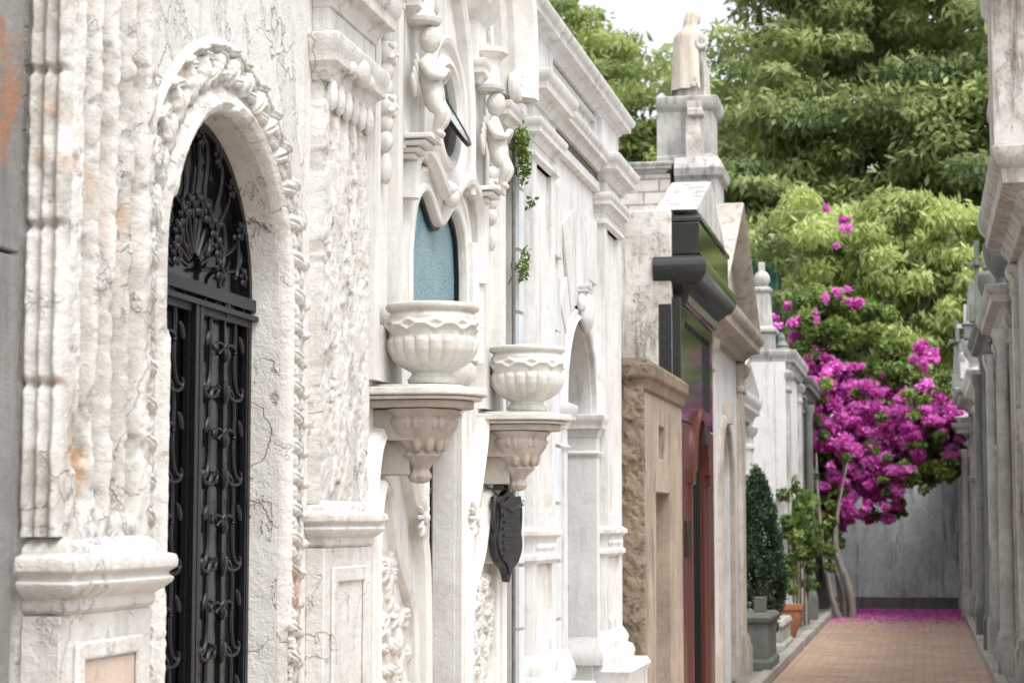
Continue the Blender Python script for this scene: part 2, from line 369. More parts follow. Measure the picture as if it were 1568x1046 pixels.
pilaster(3.965,4.44,1.56,3.6,-1.805,XA,4,A,M_A,11,ermin=.5)
pilaster(5.955,6.50,1.66,3.02,-1.852,XA,4,A,M_A,23,ermin=.53,amp=.6,zf=2.62)
def profile_base(z0,z1,d,back=.0):
    h=z1-z0
    return [(0,z0),(d*.25,z0+h*.06),(d*.3,z0+h*.16),(d*.22,z0+h*.2),(d*.5,z0+h*.26),(d*.85,z0+h*.36),(d*.9,z0+h*.42),(d*.7,z0+h*.46),(d*.72,z0+h*.5),(d,z0+h*.56),(d*1.03,z0+h*.66),(d*.95,z0+h*.74),(d*.45,z0+h*.78),(d*.4,z0+h*.86),(d*.2,z0+h*.93),(0,z1)]
def cornice_prof(z0,z1,d):
    h=z1-z0
    return [(0,z0),(.12*d,z0),(.14*d,z0+.1*h),(.3*d,z0+.22*h),(.34*d,z0+.3*h),(.75*d,z0+.38*h),(.78*d,z0+.62*h),(.92*d,z0+.7*h),(d,z0+.86*h),(d,z0+.97*h),(.9*d,z1),(0,z1)]
m=MB()
m.mould([(0,.1),(0,1.40)],3.95,4.46,-1.81,XA); m.mould(profile_base(1.40,1.57,.055),3.965,4.44,-1.812,XA)
m.mould([(0,.08),(.06,.08),(.06,.32),(.03,.38),(0,.42)],3.96,4.46,-1.80,XA)
m.mould([(0,.1),(0,1.52)],5.95,6.50,-1.84,XA); m.mould(profile_base(1.52,1.67,.05),5.97,6.49,-1.845,XA)
m.mould([(0,.08),(.06,.08),(.06,.32),(.03,.38),(0,.42)],5.97,6.49,-1.83,XA)
m.mould(cornice_prof(3.02,3.17,.055),5.97,6.49,-1.85,XA); m.mould([(0,3.17),(0,3.26)],5.96,6.5,-1.84,XA); m.mould(cornice_prof(3.26,3.42,.08),5.97,6.49,-1.84,XA)
m.mould([(0,3.42),(0,4.0)],5.96,6.5,-1.85,XA); m.mould([(0,3.6),(0,4.0)],3.97,4.44,-1.82,XA)
m.mould(cornice_prof(4.0,4.35,.22),4.1,6.4,-1.85,XA)
m.obj('pedestals_and_capitals',M_A,A,bevel=.008)
xs=np.linspace(XA-.01,-1.812,24); zz=np.linspace(1.57,3.6,420); Xg,Zg=np.meshgrid(xs,zz,indexing='ij')
tx=(Xg-xs[0])/(xs[-1]-xs[0]); nz_=np.exp(-((np.mod(Zg-1.57,.345)-.33)/.011)**2)
Yf=3.952-.016*np.sin(tx*pi*3)**2-.014*fbm(Xg*40,Zg*20,4,61)+.016*nz_
Yf[-1,:]=3.972
gridobj('notched_flank',np.stack([Xg,Yf,Zg],-1),M_A,A,ero_shade=np.clip(nz_*.8+sst(.52,.62,fbm(Xg*9,Zg*7,4,66))*.7,0,1))
m=MB()
for i in range(6):
    yy=6.02+i*.085; m.ell((-1.85,yy,2.985),(.022,.03,.055),10)
m.ell((-1.81,6.23,3.10),(.03,.06,.05),14)
for k in (-1,1): m.ell((-1.815,6.23+k*.1,3.09),(.02,.05,.03),12)
m.obj('capital_leaves',M_A,A)
m=MB().slab(rect(4.02,4.40,.5,1.34),[rect(4.06,4.36,.55,1.30)],-1.797,-1.811); m.slab(rect(6.02,6.43,.5,1.46),[rect(6.07,6.38,.55,1.41)],-1.828,-1.841); m.obj('pedestal_panel_frame',M_A,A,bevel=.006)
m=MB().box(-1.8105,-1.807,4.065,4.355,.555,1.295); m.obj('pedestal_panel',stone('pink_weathered',(.60,.50,.42),(.36,.29,.23),(.45,.30,.2),tone=.45,stain_amt=.5,seed=21),A)
m=MB().box(-2.2,-1.70,4.6,5.8,.0,.10).box(-2.15,-1.88,4.73,5.67,.10,.2); m.obj('door_step',M_A,A,bevel=.01)

def scroll(kind,cy,cz,size,ang,flip=1,n=46,x=-1.99,turn=1.0):
    t=np.linspace(-1,1,n); kap=(.5+11*np.abs(t)**3.2)*turn
    if kind=='S': kap=kap*np.sign(t)
    hd=np.cumsum(kap)*(2/n)*1.05; hd-=hd[n//2]
    y=np.cumsum(np.cos(hd)); z=np.cumsum(np.sin(hd))
    y-=(y.max()+y.min())/2; z-=(z.max()+z.min())/2; sc=size/max(np.ptp(y),np.ptp(z)); y*=sc*1; z*=sc*flip
    c,s_=math.cos(ang),math.sin(ang)
    return [(x,cy+a*c-b*s_,cz+a*s_+b*c) for a,b in zip(y,z)]
xd=-2.0
m=MB(); fr=.022
m.sweep(archpath(CA,RA-.004,ZA,.2),[(0,0),(0,.03),(-fr,.03),(-fr,0)],xd-.02)
m.box(xd-.02,xd+.022,CA-RA,CA+RA,ZA-.03,ZA+.005); m.box(xd-.02,xd+.03,CA-RA,CA+RA,ZA-.06,ZA-.045)
for yc in (CA-.03,CA+.004): m.box(xd-.015,xd+.022,yc,yc+.026,.2,ZA-.06)
for a,b in ((CA-RA+.022,CA-.032),(CA+.032,CA+RA-.022)):
    for z0 in (.2,.75,2.19): m.box(xd-.012,xd+.012,a,b,z0,z0+.02)
    mid=(a+b)/2; w=(b-a)
    for yy in (a+.012,b-.012,mid): m.box(xd-.008,xd+.008,yy-.006,yy+.006,.22,2.19)
    z=.84
    while z<2.12:
        for sg in (-1,1):
            m.tube(scroll('S',mid+sg*w*.24,z+.02,.25,pi/2-.1*sg,sg,x=xd),.007)
            m.tube(scroll('C',mid+sg*w*.24,z+.14,.12,(0 if sg>0 else pi),sg,x=xd+.004),.006)
            m.tube(scroll('C',mid+sg*w*.12,z+.02,.075,(pi if sg>0 else 0),sg,x=xd+.008,n=30),.005)
            m.ell((xd+.008,mid+sg*w*.33,z+.04),(.008,.012,.03),8,rot=Matrix.Rotation(sg*.6,3,'X'))
        m.tube([(xd,mid-.03,z),(xd+.012,mid,z+.03),(xd,mid+.03,z)],.006)
        m.ell((xd+.01,mid,z+.14),(.012,.02,.035),10); m.ell((xd+.01,mid,z),(.014,.022,.022),10)
        z+=.25
    for sg in (-1,1): m.tube(scroll('S',mid+sg*w*.21,.5,.4,pi/2,sg,x=xd),.008)
for i in range(11):
    a=pi*(i+.5)/11; rr=.30
    m.tube(scroll('C' if i%2 else 'S',CA+rr*math.cos(a),ZA+.03+rr*math.sin(a)*1.02,.19,a,1 if i<5.5 else -1,x=xd),.007)
    m.tube([(xd,CA+.05*math.cos(a),ZA+.04+.05*math.sin(a)),(xd,CA+.2*math.cos(a),ZA+.04+.2*math.sin(a))],.006)
for i in range(9):
    a=pi*i/8
    for rr2,sz in ((.17,.03),(.375,.026)):
        for q in range(6):
            b=2*pi*q/6; m.ell((xd+.014,CA+rr2*math.cos(a)+sz*.75*math.cos(b),ZA+.065+rr2*math.sin(a)*.95+sz*.75*math.sin(b)),(.008,sz*.36,sz*.5),8,rot=Matrix.Rotation(b-pi/2,3,'X'))
        m.ell((xd+.02,CA+rr2*math.cos(a),ZA+.065+rr2*math.sin(a)*.95),(.01,.009,.009),6)
for sg in (-1,1):
    for k in range(3): m.tube(scroll('C',CA+sg*(.09+.12*k),ZA+.12+.02*(2-k),.13,pi/2,sg,x=xd+.006),.0065)
m.obj('wrought_iron_door',M_iron,A)
m=MB().slab(archloop(CA,RA-.003,ZA,.2),[],xd-.022,xd-.03); m.obj('door_glass',M_gdark,A)

G0=empty('grey_stone_mausoleum')
m=MB().box(-4.6,-1.94,1.2,3.93,0,4.6)
for i,zz in enumerate((.1,1.14,2.18,3.22)):
    m.box(-1.945,-1.91,1.2,3.925,zz+.003,zz+1.035)
m.mould(cornice_prof(4.3,4.6,.2),1.3,3.72,-1.92,-4.6)
m.obj('block_wall',M_grey,G0,bevel=.005)

# ------------------------------------------------------------------ facade B
B=empty('art_nouveau_mausoleum'); XB=-1.90; CB=7.69
outer=[(6.56,0),(7.41,0),(7.41,2.05),(7.97,2.05),(7.97,0),(9.0,0),(9.0,3.6)]+[(CB+1.31*math.cos(a),3.6+1.15*math.sin(a)) for a in np.linspace(0,pi,30)[1:-1]]+[(6.56+.0,3.6)]
win=[(7.22,2.28),(8.13,2.28)]+catmull([(8.13,2.64),(8.08,2.82),(7.92,2.90),(7.69,2.80),(7.46,2.90),(7.29,2.82),(7.22,2.64)],6)
m=MB().slab(outer,[win,circ(CB,3.27,.18)],XB,XB-.16); m.obj('front_wall',M_B,B,bevel=.006)
m=MB().box(-4.6,XB-.3,6.56,9.0,0,3.9); m.box(XB-.3,XB-.162,6.56,7.2,0,3.6); m.box(XB-.3,XB-.162,8.2,9.0,0,3.6); m.obj('body',M_B,B)
m=MB().box(XB-.045,XB-.04,7.19,8.16,2.26,2.92); m.obj('teal_window_pane',M_teal,B)
m=MB(); m.sweep([(7.228,2.28)]+list(reversed(win[2:]))+[(8.122,2.28)],[(-.018,-.038),(-.018,-.02),(-.002,-.02),(-.002,-.038)],XB); m.obj('window_lead_frame',M_iron,B)
m=MB(); m.box(XB-.29,XB-.28,7.3,8.1,2.95,3.6); m.obj('oculus_dark',M_shade,B)  # dark sheet painting the shaded interior behind the oculus
m=MB(); xx=XB-.12
m.box(xx-.02,xx,7.415,7.965,.1,2.045,1)
for yy in (7.42,7.68,7.94): m.box(xx,xx+.03,yy-.012,yy+.012,.1,2.04)
for zz in (.12,.7,1.2,2.01): m.box(xx,xx+.028,7.43,7.95,zz,zz+.025)
m.box(xx+.03,xx+.045,7.79,7.81,1.5,1.85); m.box(xx+.0305,xx+.0445,7.73,7.87,1.72,1.745)
for k in range(4):
    for sg in (-1,1): m.tube(scroll('S',7.55+.26*(k%2),1.35+.25*(k//2),.22,pi/2,sg,x=xx+.015),.005)
m.obj('bronze_door',[M_iron,M_greend],B)
m=MB()
for y0,y1 in ((6.60,6.98),(8.40,8.78)):
    m.slab(rect(y0,y1,2.1,3.62),[rect(y0+.07,y1-.07,2.3,3.52)],XB+.035,XB)
for y0,y1 in ((7.0,7.26),(8.12,8.38)):
    m.mould([(0,3.0),(0,3.55)],y0+.02,y1-.02,XB+.03,XB)
    m.mould(cornice_prof(3.50,3.60,.05),y0+.04,y1-.04,XB+.05,XB); m.mould([(0,3.6),(.0,3.78),(.02,3.8),(.05,3.86),(0,3.9)],y0+.04,y1-.04,XB+.05,XB)
m.sweep([(7.22,2.28)]+list(reversed(win[2:]))+[(8.13,2.28)],[(.004,0),(.004,.012),(.012,.018),(.03,.018),(.04,.008),(.075,.010),(.085,.02),(.10,.02),(.11,.0)],XB)
m.sweep(catmull([(8.145,2.80),(8.15,2.6),(8.15,2.29)],4),[(.0,0),(0,.035),(.03,.055),(.08,.045),(.11,.026),(.15,.026),(.165,.045),(.185,.045),(.2,0)],XB)
hood=catmull([(7.14,2.82),(7.16,2.95),(7.30,3.02),(7.45,2.99),(7.58,2.93),(7.69,2.91),(7.80,2.93),(7.92,2.99),(8.08,3.03),(8.22,2.98),(8.28,2.86),(8.29,2.64)],8)
m.sweep(hood,[(0,0),(-.01,.03),(.008,.06),(.03,.065),(.045,.055),(.055,.02),(.055,0)],XB)
m.ell((XB+.04,CB,2.95),(.04,.09,.035),14); m.ell((XB+.05,CB,2.92),(.035,.045,.045),12)
m.sweep(circ(CB,3.27,.18),[(0,-.02),(0,.03),(.02,.05),(.045,.045),(.06,.025),(.09,.022),(.105,.045),(.125,.05),(.14,.02),(.14,0)],XB,closed=True)
ia=[(CB-.40,3.0),(CB-.40,3.2)]+[(CB-.40*math.cos(a),3.25+.62*math.sin(a)) for a in np.linspace(.1,pi-.1,26)]+[(CB+.40,3.2),(CB+.40,3.0)]
m.sweep(ia,[(0,0),(0,.04),(.02,.055),(.05,.05),(.06,.03),(.06,0)],XB)
ga=[(CB-1.06*math.cos(a),3.68+.95*math.sin(a)) for a in np.linspace(-.12,pi+.12,44)]
m.sweep(ga,[(-.06,0),(-.06,.05),(-.02,.07),(-.02,.10),(.03,.14),(.05,.18),(.10,.19),(.12,.17),(.12,0)],XB)
m.sweep([(CB-.8*math.cos(a),3.66+.68*math.sin(a)) for a in np.linspace(.0,pi,36)],[(0,0),(0,.04),(.02,.05),(.05,.04),(.05,0)],XB)
for yy in (6.63,8.76):
    m.tube([(XB+.10,yy+.075*(1-t*.85)*math.cos(8*t),3.60+.075*(1-t*.85)*math.sin(8*t)) for t in np.linspace(0,1,40)],.03,8)
    m.mould(cornice_prof(3.42,3.52,.05),yy-.1,yy+.1,XB+.06,XB)
m.mould([(0,2.18),(.02,2.2),(.03,2.23),(.03,2.26),(.01,2.28),(0,2.28)],7.25,8.13,XB+.02,XB)
m.sweep([(7.41,.1),(7.41,1.2),(7.41,2.05),(7.97,2.05),(7.97,1.2),(7.97,.1)] ,[(0.003,0),(0.003,.03),(.03,.04),(.05,.02),(.05,0)],XB)
def mir(pts): return list(reversed([(2*CB-p[0],p[1]) for p in pts]))
for sg in (-1,1):
    fr1=catmull([(6.70,.35),(6.70,1.2),(6.70,1.55),(6.76,1.72),(6.86,1.70),(6.98,1.48),(7.12,1.36),(7.22,1.22),(7.24,.9),(7.24,.35)],8)
    out1=catmull([(6.61,.3),(6.61,1.3),(6.60,1.62),(6.66,1.85),(6.82,1.95)],8)
    in1=catmull([(7.37,.1),(7.36,1.2),(7.30,1.55),(7.14,1.75),(7.02,1.95),(7.0,2.05)],8)
    for pth,w in ((fr1,1),(out1,1.3),(in1,1.4)):
        pth=mir(pth) if sg>0 else pth
        m.sweep(pth,[(-.025*w,0),(-.02*w,.03*w),(0,.042*w),(.02*w,.03*w),(.025*w,0)],XB)
m.mould([(0,.0),(.0,.28),(-.03,.34)],6.6,7.36,XB+.09,XB); m.mould([(0,.0),(.0,.28),(-.03,.34)],8.02,8.96,XB+.09,XB)
m.box(XB-.16,XB+.15,7.38,8.0,.0,.11)
m.obj('mouldings',M_B,B,bevel=.004)
m=MB()
for a in np.linspace(.0,pi,34): m.ell((XB+.03,CB-.74*math.cos(a),3.66+.63*math.sin(a)),(.02,.022,.022),8)
for i in range(9):
    for yy in (6.79,8.59):
        zz=3.50-.065*i; r=(.028,.035,.042) if i%3 else (.04,.05,.05); m.ell((XB+.02,yy,zz),r,12)
        if i%3==0:
            for q in range(5): b=q*1.2566; m.ell((XB+.045,yy+.03*math.cos(b),zz+.03*math.sin(b)),(.015,.02,.012),8,rot=Matrix.Rotation(b,3,'X'))
for yy in (6.79,8.59): m.ell((XB+.02,yy,2.88),(.025,.025,.06),12)
for yy,zz in ((7.25,1.62),(8.13,1.62)):
    for k in range(12):
        a=2*pi*k/12; m.ell((XB+.05,yy+.05*math.cos(a),zz+.055*math.sin(a)),(.014,.03,.010),8,rot=Matrix.Rotation(a,3,'X'))
    m.ell((XB+.058,yy,zz),(.02,.024,.024),10)
m.obj('garlands_and_rosettes',M_B,B)
def relief(y0,y1,z0,z1,xb,n,seed,par,mat,nm='floral_relief'):
    g=random.Random(seed); yy=np.linspace(y0,y1,int((y1-y0)/.005)); zz=np.linspace(z0,z1,int((z1-z0)/.005)); Yg,Zg=np.meshgrid(yy,zz,indexing='ij')
    lv=[]
    for i in range(n):
        cy=g.uniform(y0,y1);cz=g.uniform(z0,z1);a=g.uniform(0,6.3)
        lv.append((cy,cz,g.uniform(.03,.055),g.uniform(.014,.024),a,g.uniform(.018,.035)))
        if i%6==0:
            for q in range(6): b=q*pi/3; lv.append((cy+.03*math.cos(b),cz+.03*math.sin(b),.028,.014,b,.035))
    H=carve(Yg,Zg,lv)+(fbm(Yg*50,Zg*50,3,seed)-.5)*.006
    H[0,:]=0;H[-1,:]=0;H[:,0]=0;H[:,-1]=0
    gridobj(nm,np.stack([xb+.004+H*.8,Yg,Zg],-1),mat,par,ero_shade=sst(.012,.0,H)*.45)  # stain colour stronger on the low ground between leaves
relief(6.73,7.0,.36,1.50,XB,60,3,B,M_B); relief(7.0,7.21,.36,1.30,XB,45,4,B,M_B)
relief(8.17,8.40,.36,1.30,XB,45,5,B,M_B); relief(8.40,8.65,.36,1.38,XB,60,6,B,M_B)
m=MB(); a=R(31); c0=Vector((XB+.03,CB+.0,3.28)); ax=Vector((math.sin(a),0,-math.cos(a))); ay=Vector((0,1,0)); nn=ax.cross(ay)
def disc(r0,r1,t,mi):
    n=40; P=np.zeros((n,4,3))
    for i in range(n):
        q=2*pi*i/n; u=ax*math.cos(q)+ay*math.sin(q)
        for j,(r,tt) in enumerate(((r0,-t),(r1,-t),(r1,t),(r0,t))): P[i,j]=c0+u*r+nn*tt
    m.grid(P,cu=True,cv=True,mi=mi)
disc(.155,.172,.008,0); disc(.001,.156,.004,1); m.obj('pivot_window',[M_iron,M_mirror],B)

M_corb=stone('corbel_plaster',(.48,.44,.385),(.23,.195,.155),(.34,.25,.165),tone=.5,stain_amt=.4,seed=31)
M_plant=stone('planter_stone',(.71,.70,.665),(.35,.33,.28),(.40,.34,.26),tone=.35,streak=.55,stain_amt=.3,bump=.6,seed=33)
def planter(cy,cx=-1.71,zb=2.09):
    E=empty('stone_planter')
    pr=[(.06,0),(.085,.005),(.09,.02),(.075,.035),(.07,.045),(.10,.06),(.135,.085),(.157,.12),(.163,.15),(.160,.17)]
    pf=[]
    for i in range(len(pr)-1):
        for t in (0,.25,.5,.75): pf.append((pr[i][0]*(1-t)+pr[i+1][0]*t,pr[i][1]*(1-t)+pr[i+1][1]*t))
    pf.append(pr[-1])
    def fn(r,z,th):
        k=sst(.05,.08,np.array(z))*(1-sst(.155,.17,np.array(z)))
        return r*(1+.07*k*(np.abs(np.cos(th*10))**.6-.5))
    m=MB(); m.lathe(pf,cx,cy,zb,160,fn=fn)
    n=160; zs=np.linspace(.168,.24,18); th=np.linspace(0,2*pi,n,endpoint=False); P=np.zeros((18,n,3))
    for i,z in enumerate(zs):
        sc=.190+.020*np.abs(np.sin(th*5)); d=np.exp(-((z-sc)/.0075)**2)*.012+np.exp(-((z-.226+.014*np.abs(np.sin(th*5)))/.008)**2)*.008
        rr=.157+.004*(z-.168)/.067+d; P[i,:,0]=cx+rr*np.cos(th);P[i,:,1]=cy+rr*np.sin(th);P[i,:,2]=zb+z
    m.grid(P,cv=True)
    m.lathe([(.150,.236),(.160,.240),(.155,.25),(.150,.258),(.156,.264),(.166,.268),(.170,.277),(.168,.286),(.16,.290),(.14,.286),(.13,.25),(.01,.245)],cx,cy,zb,80)
    m.obj('bowl',M_plant,E,angle=50)
    m=MB().lathe([(.135,.246),(.01,.262)],cx,cy,zb,24); m.obj('soil',M_soil,E)
    m=MB()
    def plate(r,z0,z1,bk):
        pts=[(bk,cy-r*1.05)]+[(cx+r*math.sin(a),cy-r*math.cos(a)) for a in np.linspace(0,pi,22)]+[(bk,cy+r*1.05)]
        k=len(pts); m.add([(p[0],p[1],z0) for p in pts]+[(p[0],p[1],z1) for p in pts],[tuple(range(k))[::-1],tuple(range(k,2*k))]+[(i,(i+1)%k,k+(i+1)%k,k+i) for i in range(k)])
    plate(.20,zb-.042,zb-.014,XB-.01); plate(.18,zb-.056,zb-.044,XB-.01); plate(.12,zb-.012,zb-.001,XB-.01)
    m.obj('shelf',M_plant,E,bevel=.006)
    m=MB()
    plate(.15,zb-.085,zb-.058,XB-.01)
    def fc(r,z,th): return r*(1+.09*np.abs(np.sin(th*4))**1.5)
    prc=[(.01,-.35),(.03,-.345),(.042,-.325),(.032,-.30),(.045,-.28),(.075,-.25),(.062,-.235),(.08,-.215),(.115,-.165),(.130,-.13),(.118,-.12),(.14,-.088)]
    m.lathe(prc,cx-.045,cy,zb,64,fn=fc); m.box(XB-.01,cx-.04,cy-.10,cy+.10,zb-.2,zb-.088); m.box(XB-.01,cx-.07,cy-.06,cy+.06,zb-.32,zb-.2)
    for k in range(14):
        a=-1.7+3.4*k/13; m.ell((cx-.045+.118*math.cos(a),cy+.118*math.sin(a),zb-.135),(.018,.018,.028),8)
        if k%2: m.ell((cx-.045+.085*math.cos(a),cy+.085*math.sin(a),zb-.20),(.02,.02,.04),8)
    m.obj('corbel',M_corb,E,bevel=.004)
    return E
planter(6.82); planter(8.56)

def head(m,c,r,face,mi=0,hair=1.0):
    f=Vector(face).normalized(); up=Vector((0,0,1)); sd=f.cross(up).normalized(); up=sd.cross(f)
    n=28; th=np.linspace(0,2*pi,n,endpoint=False); ph=np.linspace(.02,pi-.02,22); P=np.zeros((22,n,3))
    for i,p in enumerate(ph):
        for j,t in enumerate(th):
            x=math.sin(p)*math.cos(t); y=math.sin(p)*math.sin(t); z=math.cos(p)
            rr=1.0
            def g(az,el,w): return math.exp(-((y-az)**2+(z-el)**2)/w**2)*(x>0)
            rr+=.20*g(0,-.10,.13)+.07*g(0,-.42,.12)+.08*g(0,-.75,.2)-.10*g(.33,.05,.16)-.10*g(-.33,.05,.16)+.05*g(0,.3,.4)
            if x<.25 and z>-.35 : rr+=.10*hair+.03*math.sin(t*9+p*7)*hair
            elif z>.55: rr+=.08*hair+.03*math.sin(t*9)*hair
            q=f*(x*.92*rr)+sd*(y*.80*rr)+up*(z*1.12*(rr if z<.5 else 1+.05*hair)); P[i,j]=Vector(c)+q*r
    m.grid(P,cv=True,mi=mi)
def skinmesh(verts,edges,rad,name,mat,parent,sub=2):
    me=bpy.data.meshes.new(name); me.from_pydata(verts,edges,[]); o=bpy.data.objects.new(name,me); COL.objects.link(o)
    md=o.modifiers.new('s','SKIN'); md.use_smooth_shade=True
    dat=me.skin_vertices[0].data
    for i,r in enumerate(rad): dat[i].radius=(r,r) if not hasattr(r,'__len__') else r; dat[i].use_root=(i==0)
    sb=o.modifiers.new('u','SUBSURF'); sb.levels=sub; sb.render_levels=sub
    me.materials.append(mat); o.parent=parent; return o
def cherub(cy,sg):
    E=empty('cherub_statue'); x=XB+.10; z=3.12
    V=[(x,cy,z+.07),(x+.012,cy,z+.13),(x+.008,cy,z+.19),(x+.0,cy,z+.235),(x,cy,z+.26)]
    ed=[(0,1),(1,2),(2,3),(3,4)]; rd=[.046,.050,.050,.024,.022]
    for k in (-1,1):
        b=len(V); V+=[(x,cy+k*.055,z+.205),(x+.03,cy+k*.085,z+.15),(x+.065,cy+k*.035,z+.17+.015*k),(x+.07,cy+k*.012,z+.19)]
        ed+=[(2,b),(b,b+1),(b+1,b+2),(b+2,b+3)]; rd+=[.026,.021,.017,.013]
        b=len(V); V+=[(x+.03,cy+k*.035,z+.055),(x+.065,cy+k*.04,z+.02),(x+.035,cy+k*.02,z-.045),(x+.06,cy+k*.022,z-.065)]
        ed+=[(0,b),(b,b+1),(b+1,b+2),(b+2,b+3)]; rd+=[.036,.029,.018,.013]
    skinmesh(V,ed,rd,'body',M_plant,E)
    m=MB(); head(m,(x+.008,cy,z+.305),.046,(.8,-.4,-.1)); m.obj('head',M_plant,E)
    m=MB()
    for k in (-1,1):
        for q in range(4): m.ell((x-.03,cy+k*(.05+.018*q),z+.20-.03*q),(.012,.016,.05),8,rot=Matrix.Rotation(-k*.5,3,'X'))
    m.obj('wings',M_plant,E)
    m=MB()
    for i,(zz,w,d) in enumerate(((z-.085,.09,.125),(z-.108,.075,.10),(z-.13,.05,.07),(z-.15,.035,.045))):
        m.box(XB,XB+.01+d,cy-w,cy+w,zz,zz+.019)
    m.obj('bracket',M_B,E,bevel=.004)
    m=MB(); m.lathe([(.05,.36),(.075,.37),(.08,.385),(.06,.395),(.05,.42),(.055,.50),(.09,.53),(.09,.55)],x-.03,cy,z,24); m.obj('capital',M_B,E)
cherub(7.10,1); cherub(8.28,-1)

PL=empty('bronze_plaque')
sh=catmull([(8.40,1.72),(8.43,1.63),(8.38,1.50),(8.44,1.42),(8.54,1.38),(8.60,1.32),(8.66,1.38),(8.76,1.42),(8.82,1.50),(8.77,1.63),(8.80,1.72),(8.70,1.73),(8.6,1.76),(8.50,1.73)],5,True)
m=MB().slab(sh,[],XB+.08,XB+.05); m.slab([(8.6+(p[0]-8.6)*.85,1.56+(p[1]-1.56)*.85) for p in sh],[],XB+.088,XB+.079)
for i in range(5): m.ell((XB+.065,8.50+.05*i,1.80+(.02 if i==2 else 0)),(.02,.02,.025),8)
m.box(XB+.04,XB+.09,8.48,8.72,1.76,1.785)
for i in range(7): m.box(XB+.0885,XB+.095,8.47+.015*(i%2),8.73-.02*(i%3),1.44+.032*i,1.453+.032*i)
m.sweep([(8.42,1.69),(8.60,1.66),(8.78,1.69)],[(-.01,0),(0,.012),(.01,0)],XB+.088)
for k in (-1,1):
    m.tube([(XB+.07,8.6+k*(.19+.025*math.sin(5*t)),1.73-.30*t) for t in np.linspace(0,1,12)],.011,6)
rot=Matrix.Rotation(R(-11),3,'Z'); c_=Vector((XB+.07,8.6,1.56))
m.v=[tuple(rot@Vector(((p[0]-c_.x),(p[1]-c_.y)*.72,(p[2]-c_.z)*.93))+c_+Vector((.02,0,0))) for p in m.v]
m.obj('shield',M_bronze,PL,bevel=.003)
m=MB().slab(rect(8.52,8.68,1.42,1.68),[],XB+.05,XB); m.obj('backing',M_B,PL,bevel=.01)
DP=MB(); DP.tube([(-1.872,9.045,.1),(-1.872,9.045,2.0),(-1.872,9.045,3.6)],.009,10)
for z in (.8,1.8,2.8): DP.tube([(-1.872,9.045,z),(-1.872,9.045,z+.03)],.013,10)
DP.obj('downpipe',flat('lead_pipe',(.16,.15,.14),.6,.2,.3,15,.2))

# ------------------------------------------------------------------ facade C
C=empty('neoclassical_mausoleum'); XC=-1.88; y0,y1=9.10,12.2; CC,RC,ZC=10.85,.5,2.23
m=MB().slab([(y0,0),(CC-RC,0)]+list(reversed(archloop(CC,RC,ZC,0)[2:]))+[(CC+RC,0),(y1,0),(y1,4.05),(y0,4.05)],[],XC,XC-.3); m.obj('front_wall',M_C,C,bevel=.005)
m=MB().box(-4.6,XC-.31,y0,y1,0,4.05); m.obj('body',M_C,C)
m=MB(); P1=(9.25,9.85); P2=(11.47,12.12)
zz=.8
while zz<3.40:
    h=.30
    for a,b in ((9.105,9.24),(9.86,CC-RC-.12),(CC+RC+.10,11.46)):
        if zz+h<2.25 or a<9.2 or (a<10 and zz<2.6): m.box(XC,XC+.022,a+.004,b-.004,zz+.009,zz+h-.009)
    zz+=h
m.obj('rusticated_blocks',M_Cb,C,bevel=.005)
m=MB()
for i in range(9):
    a0=pi*(i+.06)/9; a1=pi*(i+.94)/9; r0=RC+.09; r1=RC+.20+(.42 if 2<i<6 else .12)
    pts=[(CC+r0*math.cos(a),ZC+r0*math.sin(a)) for a in np.linspace(a0,a1,5)]+[(CC+r1*math.cos(a),ZC+r1*math.sin(a)) for a in (a1,a0)]
    m.slab(pts,[],XC+.020,XC)
for a,b in ((9.9,10.25),(11.12,11.42)): m.box(XC,XC+.025,a,b,3.0,3.38)
m.obj('voussoirs',M_C,C,bevel=.005)
m=MB()
m.sweep(archpath(CC,RC,ZC,ZC),[(.003,0),(.003,.03),(.015,.04),(.03,.03),(.035,.02),(.06,.025),(.075,.0)],XC)
m.ell((XC+.05,CC,ZC+RC+.05),(.05,.075,.12),16); m.mould(cornice_prof(ZC+RC+.14,ZC+RC+.20,.03),CC-.06,CC+.06,XC+.05,XC)
for k in (-1,1): m.ell((XC+.04,CC+k*.08,ZC+RC+.1),(.03,.03,.05),10)
for a,b in ((CC-RC-.12,CC-RC+.03),(CC+RC-.03,CC+RC+.11)):
    m.mould([(0,.8),(0,2.10)],a+.015,b-.015,XC+.03,XC-.16); m.mould(cornice_prof(2.10,2.23,.05),a+.015,b-.015,XC+.03,XC-.16)
    m.mould(profile_base(1.98,2.02,.015),a+.015,b-.015,XC+.03,XC-.16)
    m.mould([(0,.78),(.03,.78),(.04,.82),(.03,.86),(.012,.9),(0,.94)],a+.015,b-.015,XC+.03,XC-.16)
for a,b in (P1,P2):
    m.slab(rect(a,b,1.55,3.45),[rect(a+.11,b-.11,1.65,3.36)],-1.82,XC); m.box(XC,-1.842,a+.1,b-.1,1.6,3.4)
    m.slab(rect(a,b,.95,1.47),[rect(a+.11,b-.11,1.03,1.40)],-1.82,XC); m.box(XC,-1.842,a+.1,b-.1,1.0,1.42)
    m.mould([(0,1.40),(.02,1.42),(.02,1.44),(.005,1.45),(.005,1.52),(.03,1.54),(.03,1.56),(0,1.58)],a,b,-1.82,XC)
    m.mould([(0,.78),(.06,.78),(.07,.82),(.055,.86),(.03,.87),(.035,.91),(.02,.94),(0,.97)],a,b,-1.82,XC)
    m.mould([(0,3.36),(.02,3.38),(.02,3.40),(0,3.41)],a,b,-1.82,XC)
    m.mould(cornice_prof(3.45,3.56,.06),a,b,-1.82,XC)
    m.mould([(0,3.56),(0,3.64)],a,b,-1.815,XC)
    m.mould(cornice_prof(3.64,3.79,.10),a,b,-1.81,XC)
    m.mould([(0,3.8),(0,4.02)],a,b,-1.83,XC)
